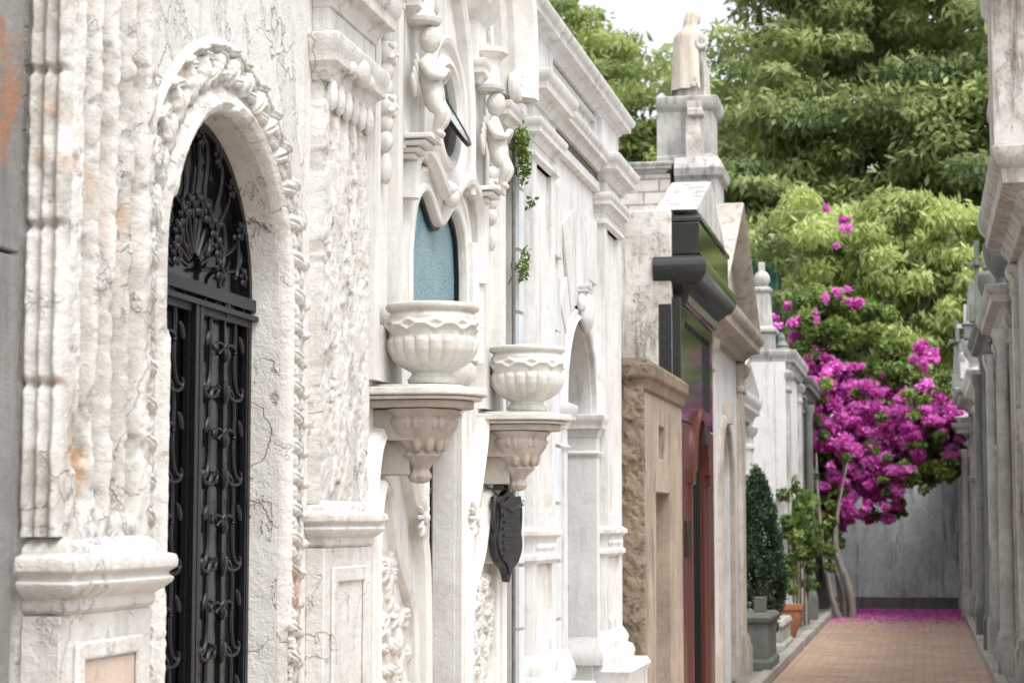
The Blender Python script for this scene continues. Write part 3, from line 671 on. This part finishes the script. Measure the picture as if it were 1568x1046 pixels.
m.mould(cornice_prof(3.68,3.80,.075),y0+.03,y1-.03,-1.845,XC)
m.mould([(0,3.56),(.015,3.57),(.015,3.62),(0,3.63)],y0+.02,y1-.02,-1.86,XC)
m.mould(cornice_prof(4.02,4.15,.11),y0+.05,y1-.05,-1.85,-4.5)
m.slab(rect(9.95,11.40,3.84,4.0),[rect(10.0,11.35,3.87,3.97)],-1.853,XC)
m.box(-2.15,-1.66,y0+.0,y1+.05,0,.46); m.mould([(0,.46),(0,.70),(.02,.74),(.0,.78)],9.15,CC-RC-.14,-1.68,XC); m.mould([(0,.46),(0,.70),(.02,.74),(.0,.78)],CC+RC+.02,y1+.02,-1.68,XC)
m.obj('pilasters_and_cornices',M_C,C,bevel=.004)
m=MB().box(-1.862,-1.858,y0+.1,y1-.1,3.632,3.677); m.obj('frieze_shade_strip',M_shade,C)  # dark strip added as painted shade below the cornice
m=MB().box(XC-.19,XC-.17,CC-RC+.01,CC+RC-.01,.46,ZC+RC,1)
for k in range(7): yy=CC-RC+.06+k*.147; m.tube([(XC-.15,yy,.5),(XC-.15,yy,2.6)],.009,6)
for z_ in (.5,1.2,2.2): m.box(XC-.165,XC-.14,CC-RC,CC+RC,z_,z_+.035)
for k in range(6):
    for z_ in (1.4,1.7,2.0): m.tube(scroll('C',CC-RC+.13+k*.147,z_,.11,0 if k%2 else pi,1,x=XC-.15),.006)
m.obj('iron_gate',[M_iron,M_gdark],C)
m=MB()
for i in range(26): m.ell((-1.812,P1[0]+.06+i*.019,1.485),(.008,.008,.016),6)
for i in range(26): m.ell((-1.812,P2[0]+.06+i*.021,1.485),(.008,.008,.016),6)
m.obj('bead_friezes',M_C,C)

# ------------------------------------------------------------------ D brown tomb
D=empty('brown_stone_tomb'); XD=-1.69
m=MB().slab([(12.27,0),(12.76,0),(12.76,1.8),(13.5,1.8),(13.5,0),(14.2,0),(14.2,2.5),(12.27,2.5)],[rect(12.92,13.22,2.02,2.24)],XD,XD-.2)
m.obj('front_wall',M_tan,D,bevel=.008)
xs=np.linspace(-2.6,-1.692,130); zz=np.linspace(0,2.5,320); Xg,Zg=np.meshgrid(xs,zz,indexing='ij')
Hh=fbm(Xg*7,Zg*7,5,77); Hh2=sst(.45,.6,fbm(Xg*14,Zg*14,4,78)); Yr=12.262-.045*Hh-.010*Hh2; Yr[-1,:]=12.275
gridobj('rough_side_face',np.stack([Xg,Yr,Zg],-1),M_brown,D,ero_shade=Hh2*.4)
m=MB().box(-4.2,XD-.205,12.28,14.2,0,2.5); m.obj('body',M_brown,D)
m=MB().mould([(0,2.42),(.02,2.44),(.03,2.50),(.05,2.52),(.05,2.60),(.0,2.64)],12.26,14.18,XD,-4.2); m.obj('coping',M_brown,D,bevel=.01)
m=MB().box(XD-.15,XD-.12,12.77,13.49,.05,1.79,1)
for k in range(5): m.box(XD-.12,XD-.10,12.80+k*.165,12.83+k*.165,.05,1.79)
for z_ in (.1,.9,1.74): m.box(XD-.12,XD-.095,12.77,13.49,z_,z_+.04)
m.ell((XD-.08,12.95,1.0),(.02,.02,.02),8)
m.obj('rusty_door',[M_rust,M_shade],D)

# ------------------------------------------------------------------ F black/red granite mausoleum
F=empty('black_granite_mausoleum'); XF=-1.70; CF=15.35
m=MB().box(-4.4,-1.765,14.25,16.55,0,3.9); m.obj('plastered_body',M_weath,F,bevel=.01)
m=MB().slab([(14.27,2.35),(16.5,2.35),(16.5,3.25),(14.27,3.25)],[rect(14.5,16.3,2.5,3.1)],XF,-1.764); m.box(-1.764,-1.735,14.4,16.4,2.45,3.2)
m.mould([(0,3.20),(.03,3.22),(.04,3.28),(.10,3.34),(.15,3.37),(.18,3.42),(.19,3.47),(.18,3.52),(.15,3.55),(.10,3.57),(0,3.574)],14.40,16.45,-1.69,-1.9)
m.box(-1.9,-1.56,14.30,16.5,3.575,3.81); m.mould([(0,3.811),(.02,3.82),(.02,3.85),(0,3.87)],14.32,16.48,-1.565,-1.9)
m.box(-1.86,-1.765,14.245,14.26,2.6,3.2)
m.obj('black_granite_upper',M_blackg,F,bevel=.008)
m=MB().slab([(14.27,0),(14.95,0)]+list(reversed(archloop(15.35,.4,1.95,0)[2:]))+[(15.75,0),(16.5,0),(16.5,2.34),(14.27,2.34)],[],XF,-1.764)
for yy in (14.75,15.95): m.mould([(.02,0),(.02,.3),(0,.34),(0,1.88),(.02,1.9),(.02,2.0)],yy-.07,yy+.07,XF+.02,XF)
m.sweep(archpath(15.35,.42,1.98,1.98),[(0,0),(0,.04),(.06,.05),(.1,.03),(.1,0)],XF)
m.obj('red_granite_portal',M_redg,F,bevel=.006)
m=MB().box(-1.762,-1.755,14.96,15.74,.1,2.34,1)
for k in range(5): m.tube([(XF-.03,15.02+.16*k,.1),(XF-.03,15.02+.16*k,2.2)],.01)
m.obj('portal_door',[M_iron,M_gdark],F)
m=MB().box(XF+.0,XF+.02,14.45,14.62,1.35,1.62).box(XF+.051,XF+.08,15.2,15.5,2.2,2.34); m.obj('memorial_plates',M_bronze,F,bevel=.004)
m=MB(); m.add([(x,y,z) for x in (-1.58,-1.9) for y,z in ((14.3,3.905),(16.48,3.905),(15.39,4.3))],[(0,1,2),(3,5,4),(0,2,5,3),(1,4,5,2),(0,3,4,1)]); m.obj('pediment',M_gw,F,bevel=.01)

# ------------------------------------------------------------------ generic tombs
def urn(m,x,y,z,s,mi=0): m.lathe([(.09*s,0),(.09*s,.03*s),(.04*s,.06*s),(.04*s,.1*s),(.10*s,.18*s),(.13*s,.28*s),(.12*s,.36*s),(.07*s,.4*s),(.085*s,.42*s),(.03*s,.48*s),(.035*s,.53*s),(.005*s,.57*s)],x,y,z,16,mi)
def cross(m,x,y,z,h,mi=0,t=.06):
    m.box(x-t*1.6,x+t*1.6,y-t*1.6,y+t*1.6,z,z+h*.22,mi); m.box(x-t/2,x+t/2,y-t/2,y+t/2,z+h*.22,z+h,mi)
    m.box(x-t*.45,x+t*.45,y-h*.2,y-t/2-.001,z+h*.68,z+h*.68+t,mi); m.box(x-t*.45,x+t*.45,y+t/2+.001,y+h*.2,z+h*.68,z+h*.68+t,mi)
    m.box(x-h*.12,x-t/2-.001,y-t*.45,y+t*.45,z+h*.68,z+h*.68+t,mi); m.box(x+t/2+.001,x+h*.12,y-t*.45,y+t*.45,z+h*.68,z+h*.68+t,mi)
def tomb(name,sd,xf,y0,y1,h,mat,dw=.8,dh=2.0,arched=True,cd=.2,ped=0,depth=2.3,cols=False,top=None,doorm=None,pm=None,chh=.28,peddepth=None,topm=None):
    E=empty(name); cy=(y0+y1)/2; pm=pm or mat; doorm=doorm or M_greend
    r=dw/2
    hole=[(cy-r,0)]+(list(reversed(archloop(cy,r,dh-r,0)[2:])) if arched else [(cy-r,dh),(cy+r,dh)])+[(cy+r,0)]
    m=MB().slab([(y0,0)]+hole+[(y1,0),(y1,h),(y0,h)],[],xf,xf-sd*.15); m.obj('front_wall',mat,E,bevel=.006)
    xa,xb=sorted((xf-sd*.152,xf-sd*depth)); m=MB().box(xa,xb,y0,y1,0,h); m.obj('body',mat,E)
    m=MB(); xa,xb=sorted((xf-sd*.12,xf-sd*.10)); m.box(xa,xb,cy-r+.002,cy+r-.002,.05,dh,1)
    for k in range(5): yy=cy-r+.04+k*(dw-.08)/4; m.tube([(xf-sd*.085,yy,.05),(xf-sd*.085,yy,dh-.03-(abs(yy-cy)/r)**2*r*.7*arched)],.011,6)
    xa,xb=sorted((xf-sd*.098,xf-sd*.07))
    for z_ in (.06,.7,1.3): m.box(xa,xb,cy-r+.004,cy+r-.004,z_,z_+.035)
    for k in range(4):
        for z_ in (.9,1.1): m.tube(scroll('C',cy-r+.13+k*(dw-.2)/3.4,z_,.13,0,1,n=20,x=xf-sd*.085),.007,5)
    m.obj('door',[M_iron,doorm],E)
    m=MB(); pw=min(.36,(y1-y0-dw)/2*.55)
    for a,b in ((y0+.03,y0+.03+pw),(y1-.03-pw,y1-.03)):
        m.mould([(0,0),(.05,0),(.05,.35),(.03,.4),(.03,.45),(0,.5),(0,h-chh-.32),(.02,h-chh-.30),(.02,h-chh-.26),(.005,h-chh-.25),(.005,h-chh-.16),(.05,h-chh-.1),(.06,h-chh-.04),(0,h-chh)],a,b,xf+sd*.05,xf,sd)
        if cols:
            m.lathe([(.10,.45),(.10,.5),(.08,.54),(.075,1.2),(.065,h-chh-.35),(.085,h-chh-.3),(.10,h-chh-.22),(.10,h-chh-.16)],xf+sd*.12,(a+b)/2,0,18)
            m.mould([(0,0),(0,.45)],(a+b)/2-.11,(a+b)/2+.11,xf+sd*.23,xf,sd)
    m.mould([(0,0),(0,.3),(-.02,.34)],y0+pw+.1,cy-r-.05,xf+sd*.03,xf,sd); m.mould([(0,0),(0,.3),(-.02,.34)],cy+r+.05,y1-pw-.1,xf+sd*.03,xf,sd)
    if arched: m.sweep(archpath(cy,r+.01,dh-r,.1),[(0,0),(0,.04),(.04,.05),(.09,.03),(.1,0)],xf,sd); m.box(*sorted((xf+sd*.002,xf+sd*.09)),cy-.06,cy+.06,dh+.02,dh+.22)
    else: m.sweep([(cy-r-.01,.1),(cy-r-.01,1),(cy-r-.01,dh+.01),(cy+r+.01,dh+.01),(cy+r+.01,1),(cy+r+.01,.1)],[(0,0),(0,.04),(.04,.05),(.09,.03),(.1,0)],xf,sd)
    if not arched: m.mould(cornice_prof(dh+.12,dh+.25,.12),cy-r-.1,cy+r+.1,xf+sd*.02,xf,sd)
    m.mould([(0,h-chh)]+cornice_prof(h-chh,h,cd),y0+cd*.5+.03,y1-cd*.5-.03,xf+sd*.04,xf-sd*depth*.9,sd)
    if ped:
        pdp=peddepth or depth*.8
        yy0,yy1=y0+.02-cd*.3,y1-.02+cd*.3
        m.slab([(yy0,h+.002),(yy1,h+.002),(cy,h+ped)],[],xf+sd*.03,xf-sd*pdp)
        pth=[(yy0,h+.01),((yy0+cy)/2,h+ped/2+.005),(cy,h+ped),((yy1+cy)/2,h+ped/2+.005),(yy1,h+.01)]
        m.sweep(pth,[(-.06,0),(-.06,.05),(0,cd*.7),(.05,cd*.85),(.07,cd*.8),(.07,-min(.3,pdp))],xf+sd*.03,sd)
    m.obj('pilasters_and_cornice',pm,E,bevel=.006)
    if top:
        m=MB()
        for t in top:
            if t[0]=='urn': urn(m,xf-sd*t[3],t[1],h+t[4] if len(t)>4 else h,t[2])
            elif t[0]=='cross': cross(m,xf-sd*t[3],t[1],h+(t[4] if len(t)>4 else 0),t[2])
            elif t[0]=='ob': m.mould([(.0,h),(0,h+.22*t[2]),(.03,h+.24*t[2]),(-.03,h+.3*t[2]),(-.07,h+.92*t[2]),(-.115,h+t[2])],t[1]-.12,t[1]+.12,xf-sd*(t[3]-.12),xf-sd*(t[3]+.12),sd)
            elif t[0]=='block': m.mould([(0,h),(0,h+t[2]*.8),(.05,h+t[2]*.85),(.06,h+t[2]*.95),(0,h+t[2])],t[1]-t[4],t[1]+t[4],xf-sd*(t[3]-t[4]),xf-sd*(t[3]+t[4]),sd)
        m.obj('roof_ornaments',topm or pm,E,bevel=.006)
    return E
tomb('pedimented_mausoleum',1,-1.80,16.66,20.2,3.5,M_white,1.0,2.5,True,.22,1.05,2.4,cols=False,pm=M_brownw,peddepth=.25)
tomb('white_mausoleum',1,-2.0,20.8,23.6,3.05,M_white,.7,1.9,False,.12,.35,.14)
tomb('white_mausoleum',1,-1.85,28.0,31.1,4.05,M_white,.8,2.1,True,.12,0,2.4,pm=M_gw)
tomb('grey_columned_mausoleum',1,-1.84,31.2,35.8,3.9,M_gw,.9,2.2,False,.16,0,2.4,cols=True,pm=M_dgrey,top=[('urn',31.8,1.3,.3),('cross',34.2,1.0,.5)])
J=empty('whitewashed_brick_mausoleum')
m=MB().box(-4.6,-2.15,20.75,23.8,0,4.75).box(-4.6,-2.60,20.95,23.7,4.75,5.38); m.obj('brick_body',M_wbrick,J,bevel=.01)
m=MB(); m.mould([(0,4.72),(.04,4.74),(.05,4.8),(0,4.82)],20.8,23.75,-2.14,-2.62); m.mould(cornice_prof(5.38,5.5,.09),20.95,23.6,-2.65,-4.6)
m.mould([(0,4.82),(0,5.3),(.05,5.34),(.07,5.42),(.03,5.5),(0,5.55)],20.95,21.6,-2.08,-2.55)
m.mould([(0,5.5),(.04,5.5),(.04,5.6),(0,5.64),(0,6.12),(.03,6.14),(.07,6.2),(.07,6.27),(0,6.29)],21.25,21.85,-2.17,-2.78)
m.box(-2.78,-2.7,21.245,21.3,5.5,6.15)
m.obj('cornices_and_pedestal',M_gw,J,bevel=.008)
m=MB(); m.mould([(.0,5.55),(.0,5.75),(-.02,5.85),(-.04,6.0)],20.98,21.16,-2.25,-2.43); m.mould([(0,6.0),(.03,6.02),(.03,6.08),(-.03,6.14)],21.0,21.14,-2.27,-2.41); cross(m,-2.34,21.07,6.1,.35,0,.05); m.obj('finial',M_weath,J,bevel=.006)
S=empty('robed_figure_statue'); sx,sy,sz=-2.42,21.55,6.29; K=1.07
nz,nt=64,72; th=np.linspace(0,2*pi,nt,endpoint=False); hz=np.linspace(0,.80,nz); P=np.zeros((nz,nt,3))
wx=K*np.interp(hz,[0,.05,.3,.45,.55,.65,.70,.74,.80],[.175,.165,.14,.13,.12,.13,.12,.07,.042]); wy=K*np.interp(hz,[0,.05,.3,.45,.55,.65,.70,.74,.80],[.17,.16,.14,.13,.13,.155,.15,.085,.045])
for i,z in enumerate(hz):
    f=1+(.10*np.sin(th*7+z*3)+.07*np.sin(th*13-z*6+1))*(1-sst(.62,.74,np.array(z)))
    lean=.02*math.sin(z*4); P[i,:,0]=sx+lean+wx[i]*f*np.cos(th); P[i,:,1]=sy+wy[i]*f*np.sin(th); P[i,:,2]=sz+z*K
m=MB(); m.grid(P,cv=True)
head(m,(sx+.035,sy-.01,sz+.865*K),.078,(1,-.45,-.3),hair=.6)
m.obj('robe_and_head',M_gw,S,angle=80)
V=[(0,0,.67),(.02,-.12,.66),(.08,-.15,.52),(.15,-.05,.58),(.17,-.02,.63),(.02,.12,.66),(.07,.15,.50),(.15,.05,.44),(.19,.0,.42)]
V=[(sx+a*K,sy+b*K,sz+c*K) for a,b,c in V]
skinmesh(V,[(0,1),(1,2),(2,3),(3,4),(0,5),(5,6),(6,7),(7,8)],[.05,.05,.045,.03,.02,.05,.045,.032,.02],'arms',M_gw,S)
P=np.zeros((30,20,3))
for i,z in enumerate(np.linspace(0.1,.97,30)):
    for j,a in enumerate(np.linspace(R(95),R(300),20)):
        r=K*np.interp(z,[.1,.5,.68,.78,.86,.94,.97],[.22,.19,.18,.11,.10,.07,.01])*(1+.06*math.sin(a*9+z*4))
        P[i,j]=(sx+(.025 if z>.75 else 0)+r*math.cos(a),sy+r*math.sin(a),sz+z*K)
m=MB(); m.grid(P); m.obj('mantle',stone('stained_marble',(.66,.62,.54),(.42,.31,.20),(.50,.28,.13),tone=.4,streak=.9,stain_amt=.5,seed=41),S,angle=80)
m=MB().lathe([(.2,0),(.2,.02),(.18,.03)],sx,sy,sz-.005,24); m.obj('base',M_white,S)

O=empty('pinnacle_monument')
m=MB(); m.mould([(0,4.06),(0,4.3),(.04,4.33),(.04,4.38),(-.03,4.42),(-.06,4.9),(-.03,4.93),(-.03,4.97),(-.09,5.0)],28.2,28.55,-2.02,-2.37); m.ell((-2.195,28.375,5.11),(.12,.12,.13),16); m.box(-2.24,-2.15,28.33,28.42,5.2,5.36)
m.obj('shaft',M_gw,O,bevel=.008)

# right row
tomb('corniced_mausoleum',-1,.98,16.3,20.2,4.66,M_gw,.9,2.3,True,.32,0,3,pm=M_weath,chh=.5,top=[('block',17.2,1.7,.10,.42),('block',19.6,1.1,.1,.3)])
tomb('grey_mausoleum',-1,.96,20.3,23.8,4.0,M_brownw,.8,2.2,False,.24,.0,3,cols=True,pm=M_gw,top=[('urn',20.9,1.4,-.1),('urn',23.3,1.3,-.1)],topm=M_dgrey)
tomb('dark_stone_mausoleum',-1,.93,23.9,27.6,4.05,M_gw,.8,2.2,True,.22,.0,3,cols=True,pm=M_dgrey,top=[('cross',24.6,1.0,-.2),('ob',26.9,.8,-.2)])
tomb('white_mausoleum',-1,.92,27.7,31.2,3.7,M_white,.8,2.1,True,.24,0,3,pm=M_white,top=[('urn',28.2,1.3,-.15),('cross',29.5,1.1,-.22),('urn',30.7,1.3,-.15)],topm=M_gw)
tomb('grey_mausoleum',-1,.90,31.3,34.3,3.7,M_brownw,.8,2.1,False,.3,.0,3,pm=M_gw,top=[('cross',31.9,1.1,-.28),('ob',33.6,.9,-.25)],topm=M_dgrey)
tomb('white_mausoleum',-1,.88,34.4,37.5,3.3,M_white,.8,2.0,True,.3,.3,3,cols=True,pm=M_gw,top=[('urn',35,1,-.2)])

Wb=empty('back_wall')
m=MB().box(-8,6,37.7,38.0,0,3.1); m.obj('render',M_backw,Wb)
m=MB().box(-8,6,37.62,38.08,3.102,3.2); m.box(-8,6,37.66,37.698,0,.22); m.obj('coping_and_skirting',M_dgrey,Wb,bevel=.01)

T=empty('low_stone_tomb')
m=MB(); m.mould([(0,.085),(.03,.085),(.03,.18),(0,.2),(0,.56),(.03,.58),(.04,.63),(.0,.66)],20.45,21.6,-1.56,-1.95); m.box(-1.75,-1.62,21.0,21.1,.66,.82); m.obj('slab_tomb',M_dgrey,T,bevel=.01)
T=empty('low_stone_tomb')
m=MB(); m.mould([(0,.085),(.03,.085),(.03,.16),(0,.18),(0,.36),(.03,.38),(.0,.44)],23.6,25.2,-1.64,-2.4); m.obj('slab_tomb',M_gw,T,bevel=.01)
PT=empty('terracotta_pot')
m=MB().lathe([(.13,0),(.18,.12),(.22,.26),(.23,.36),(.25,.37),(.25,.43),(.22,.43),(.19,.38),(.01,.37)],-1.80,26.6,.085,28); m.obj('pot',M_terra,PT)
m=MB().lathe([(.19,.375),(.01,.385)],-1.80,26.6,.085,16); m.obj('soil',M_soil,PT)
CY=empty('cypress_tree'); g=random.Random(3); pads=[]
cx,cyy=-1.80,22.2
for i in range(260):
    t=g.random()**.8; z=.46+t*1.68; rad=.36*math.sin(min(1,(1-t)*1.5+.04)*pi/2)*(.6+.4*min(1,t*5)); a=g.uniform(0,6.3)
    pads.append((cx+rad*.75*math.cos(a),cyy+rad*.75*math.sin(a),z,.07,.07,.13,0,g.uniform(.1,1)))
leaves('foliage',pads,100,.05,.018,[M_cyp],CY,5,droop=-.9)
m=MB().tube([(cx,cyy,0),(cx,cyy,.8),(cx,cyy,2.0)],[.04,.03,.008]); m.obj('trunk',M_bark,CY)
m=MB().mould([(0,.085),(0,.42),(.02,.43),(.02,.48),(-.02,.48)],22.0,22.4,-1.62,-1.98); m.obj('planter_box',M_gw,CY,bevel=.01)
IV=empty('ivy_plant'); pads=[]
for i in range(60): pads.append((-1.75+g.gauss(0,.10),g.uniform(27.6,31.5),1.50+g.gauss(0,.28),.14,.2,.12,0,g.uniform(.0,.6)))
for i in range(18): pads.append((-1.80+g.gauss(0,.1),26.6+g.gauss(0,.1),.7+g.random()*.6,.1,.1,.1,0,g.uniform(.0,.6)))
leaves('foliage',pads,80,.08,.06,[M_ivy],IV,6)
m=MB()
for k in range(5): m.tube([(-1.8+.03*k,28+.5*k,.05),(-1.78+.02*k,28.2+.5*k,.8),(-1.76,28+.6*k,1.6)],[.02,.015,.006])
m.obj('stems',M_bark,IV)
for (yy,zz,n,sp) in ((9.04,3.36,20,.11),(9.05,2.80,4,.04)):
    W=empty('wall_fern'); pads=[(-1.83+g.gauss(0,.02),yy+g.gauss(0,.03),zz+g.gauss(0,sp),.03,.04,.05,0,g.uniform(.1,.8)) for i in range(n)]
    leaves('leaves',pads,22,.03,.017,[M_ivy],W,8)
    m=MB().tube([(-1.9,yy,zz-sp*1.8),(-1.86,yy,zz),(-1.83,yy,zz+sp*1.8)],.003); m.obj('stem',M_bark,W)

# ------------------------------------------------------------------ bougainvillea
BG=empty('bougainvillea'); g=random.Random(12); pads=[]
def blob(cx,cz,rx,rz,n,mi,sz=.2,cy=35.2,ry=.8,tl=(.1,1)):
    for i in range(n):
        a=g.uniform(0,6.3); r=math.sqrt(g.random())
        pads.append((cx+rx*r*math.cos(a),cy+g.uniform(-ry,ry),cz+rz*r*math.sin(a),sz*g.uniform(.6,1.3),sz,sz*g.uniform(.5,1),mi,g.uniform(*tl)))
blob(-1.25,3.6,.9,.8,95,1,.17); blob(-1.1,2.8,.95,.65,90,1,.17); blob(-1.8,4.5,.25,.75,26,1,.13); blob(-.05,3.6,.8,.45,60,1,.15); blob(-.6,3.1,.65,.75,55,1,.16)
blob(-.75,2.05,.45,.45,42,1,.12); blob(-1.5,2.05,.35,.6,44,1,.13); blob(.1,4.4,.2,.35,12,1,.12); blob(-1.3,5.6,.3,.25,9,1,.1); blob(-2.3,5.2,.25,.35,9,1,.1); blob(-1.5,3.2,.6,.9,20,1,.15); blob(-1.3,7.0,.3,.5,5,1,.09); blob(.3,3.0,.4,.45,28,1,.12)
blob(-.6,3.4,1.2,1.0,46,0,.13,cy=34.7); blob(.2,2.8,.5,.45,44,0,.17); blob(-1.7,2.4,.4,.6,22,0,cy=35.2); blob(-.2,3.9,.9,.5,50,0,cy=35.5); blob(-1.8,5.0,.5,.8,34,0,cy=35.6); blob(-.5,2.4,.5,.3,24,0,.13); blob(-1.1,4.7,1.0,.9,60,0,.22,cy=36); blob(-1.7,1.6,.25,.55,24,0,.12,cy=34.6); blob(-1.5,1.2,.2,.5,14,0,.11,cy=34.2)
blob(.1,2.40,.4,.28,18,0,.12); blob(-.6,1.85,.35,.2,10,0,.1)
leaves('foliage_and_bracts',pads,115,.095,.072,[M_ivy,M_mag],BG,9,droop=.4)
m=MB()
for k in range(5):
    bx=-1.44+.06*k+g.gauss(0,.04); by=34.4+g.uniform(-.8,.8)
    m.tube(catmull([(bx+.10,by,0),(bx+g.uniform(-.04,.08),by,.5),(bx-.12+g.uniform(-.08,.06),by+.2,1.2),(bx-.22+.03*k,by+.4,2.0),(bx-.25+.08*k,by+.6,2.8)],5),[.065*(1-.8*i/20)*g.uniform(.8,1.15) for i in range(21)],8)
m.obj('trunks',stone('grey_bark',(.30,.28,.25),(.10,.09,.08),(.2,.17,.14),tone=.6,streak=.8,bump=1,fine=30,seed=50),BG)
gn=np.random.default_rng(5); N=3200; x=gn.uniform(-1.48,.67,N); y=37.5-np.abs(gn.normal(0,2.4,N)); keep=y>28; x=x[keep];y=y[keep];N=len(x)
a=gn.random(N)*6.3; u=np.stack([np.cos(a),np.sin(a),np.zeros(N)],1)*.033; v=np.stack([-np.sin(a),np.cos(a),np.zeros(N)],1)*.028; Cc=np.stack([x,y,np.full(N,.012)],1); u[:,2]=.01
npmesh('fallen_petals',np.stack([Cc-u,Cc+v,Cc+u,Cc-v],1).reshape(-1,3),np.arange(4*N).reshape(-1,4),[M_mag],None,None,tint=np.repeat(gn.random(N),4))

# ------------------------------------------------------------------ trees
def ingap(p,zl=14.0): return -8.0<p[0]*53/p[1]<-5.3 and p[2]*53/p[1]>zl
def tree(name,bx,by,pts,trunk_top,mats,mi,per,L,W,seed,tlo=.1,thi=.9,pr=(1.0,.45),base=0,droop=.5,nsub=5):
    E=empty(name); g=random.Random(seed); pads=[]; m=MB()
    fork=Vector((bx,by,trunk_top)); m.tube(catmull([(bx+.3,by,base),(bx-.1,by,trunk_top*.5),tuple(fork)],6),[.38-.02*i*.8 for i in range(13)],10)
    pts=[p for p in pts if not ingap(p,12.8)]
    for i,(x,y,z,s_) in enumerate(pts):
        tip=Vector((x,y,z)); mid=fork.lerp(tip,.5)+Vector((g.uniform(-.4,.4),g.uniform(.2,.9),g.uniform(-.8,.2)))
        if i%3==0 and z<14: m.tube(catmull([tuple(fork),tuple(mid),tuple(tip)],5),[.11*(1-i2*.088) for i2 in range(11)],6)
        base_t=g.uniform(tlo,thi)
        for k in range(nsub):
            px=x+g.gauss(0,.75)*s_; py=y+g.gauss(0,.7)*s_; pz=z+g.gauss(0,.45)*s_
            if ingap((px,py,pz)): continue
            if g.random()<.25: m.tube([(tip.x,tip.y,tip.z),((tip.x+px)/2,(tip.y+py)/2,(tip.z+pz)/2+.1),(px,py,pz)],[.03,.02,.008],5)
            w=pr[0]*s_*g.uniform(.55,1.1); pads.append((px,py,pz,w,w,pr[1]*s_*g.uniform(.6,1.1),mi,min(1,max(0,base_t+g.gauss(0,.18)))))
    m.obj('trunk_and_limbs',M_bark,E); leaves('foliage',pads,per,L,W,mats,E,seed,droop=droop,shell=.35)
g=random.Random(22)
def cloud(x0,x1,y0,y1,z0,z1,n,s0=.8,s1=1.2): return [(g.uniform(x0,x1),g.uniform(y0,y1),g.uniform(z0,z1),g.uniform(s0,s1)) for _ in range(n)]
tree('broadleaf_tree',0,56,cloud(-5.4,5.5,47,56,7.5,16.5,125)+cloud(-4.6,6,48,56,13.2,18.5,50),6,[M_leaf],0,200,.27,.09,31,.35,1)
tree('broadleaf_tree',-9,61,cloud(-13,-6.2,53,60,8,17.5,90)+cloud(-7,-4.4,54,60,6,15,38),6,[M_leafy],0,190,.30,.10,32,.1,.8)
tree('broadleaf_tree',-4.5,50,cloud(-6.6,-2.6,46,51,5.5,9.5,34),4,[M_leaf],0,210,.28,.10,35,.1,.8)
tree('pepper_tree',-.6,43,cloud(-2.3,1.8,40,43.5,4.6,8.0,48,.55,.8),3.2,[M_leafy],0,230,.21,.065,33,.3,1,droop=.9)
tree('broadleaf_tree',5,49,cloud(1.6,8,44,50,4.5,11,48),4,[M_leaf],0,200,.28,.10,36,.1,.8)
pads=[]
for i in range(380): pads.append((g.uniform(-26,16),g.uniform(64,70),g.uniform(2,20 if g.random()<.75 else 15),1.8,1.2,1.1,0,g.uniform(.3,1)))
pads=[p for p in pads if not (-10.6<p[0]<-6.0 and p[2]>17.0)]
leaves('distant_trees',pads,120,.6,.26,[M_leaf],None,40)
NB=empty('scaffold_netting')
P=np.zeros((30,40,3))
for i,x in enumerate(np.linspace(-3.75,-2.75,30)):
    for j,z in enumerate(np.linspace(0,7.3,40)): P[i,j]=(x,40.2+.08*math.sin(x*9+z)+.05*math.sin(z*5),z+.12*math.sin(x*7)*(j>35))
m=MB(); m.grid(P); m.obj('net',flat('green_netting',(.010,.10,.07),.8,0,.7,1.6,.3),NB)
m=MB()
for x in (-3.75,-3.25,-2.75): m.tube([(x,40.4,0),(x,40.4,7.2)],.03)
for z in (2,4,6): m.tube([(-3.75,40.4,z),(-2.75,40.4,z)],.025)
m.obj('scaffold_poles',M_rust,NB)
SH=empty('shrub'); pads=[(g.uniform(-4.3,-2.2),g.uniform(38.8,39.6),g.uniform(3.8,7.9),.34,.3,.2,0,g.uniform(.1,.9)) for _ in range(26)]
leaves('foliage',pads,90,.2,.07,[M_leaf],SH,44)
m=MB()
for k in range(5): m.tube([(-3.3+.1*k,39.2,0),(-3.4+.15*k,39.2,3),(-3.9+.4*k,39.2,7)],[.05,.035,.01])
m.obj('stems',M_bark,SH)

# ------------------------------------------------------------------ light, world, camera
w=bpy.data.worlds.new('World'); scene.world=w; w.use_nodes=True; nt=w.node_tree; bg=nt.nodes['Background']
sky=nt.nodes.new('ShaderNodeTexSky'); sky.sky_type='NISHITA'; sky.sun_disc=False
EL,AZ=R(60),R(135)
sky.sun_elevation=EL; sky.sun_rotation=AZ; sky.dust_density=4; sky.air_density=1.0; sky.ozone_density=1
hs=nt.nodes.new('ShaderNodeHueSaturation'); hs.inputs['Saturation'].default_value=.22; hs.inputs['Value'].default_value=2.15
nt.links.new(sky.outputs[0],hs.inputs['Color']); nt.links.new(hs.outputs[0],bg.inputs['Color']); bg.inputs['Strength'].default_value=.15
ld=bpy.data.lights.new('sun','SUN'); ld.energy=1.3; ld.angle=R(20); ld.color=(1,.98,.94)
lo=bpy.data.objects.new('sun',ld); COL.objects.link(lo)
d=Vector((math.sin(AZ)*math.cos(EL),math.cos(AZ)*math.cos(EL),math.sin(EL))); lo.rotation_euler=d.to_track_quat('Z','Y').to_euler()
cd=bpy.data.cameras.new('camera'); cam=bpy.data.objects.new('camera',cd); COL.objects.link(cam)
cam.location=(0,0,1.6); cam.rotation_euler=(R(90+5.28),0,R(11.74)); cd.lens=68.9; cd.sensor_width=36; cd.clip_end=600; cd.clip_start=.05
cd.dof.use_dof=True; cd.dof.focus_distance=7.6; cd.dof.aperture_fstop=7.0
scene.camera=cam
scene.view_settings.view_transform='Standard'; scene.view_settings.look='None'; scene.view_settings.exposure=0
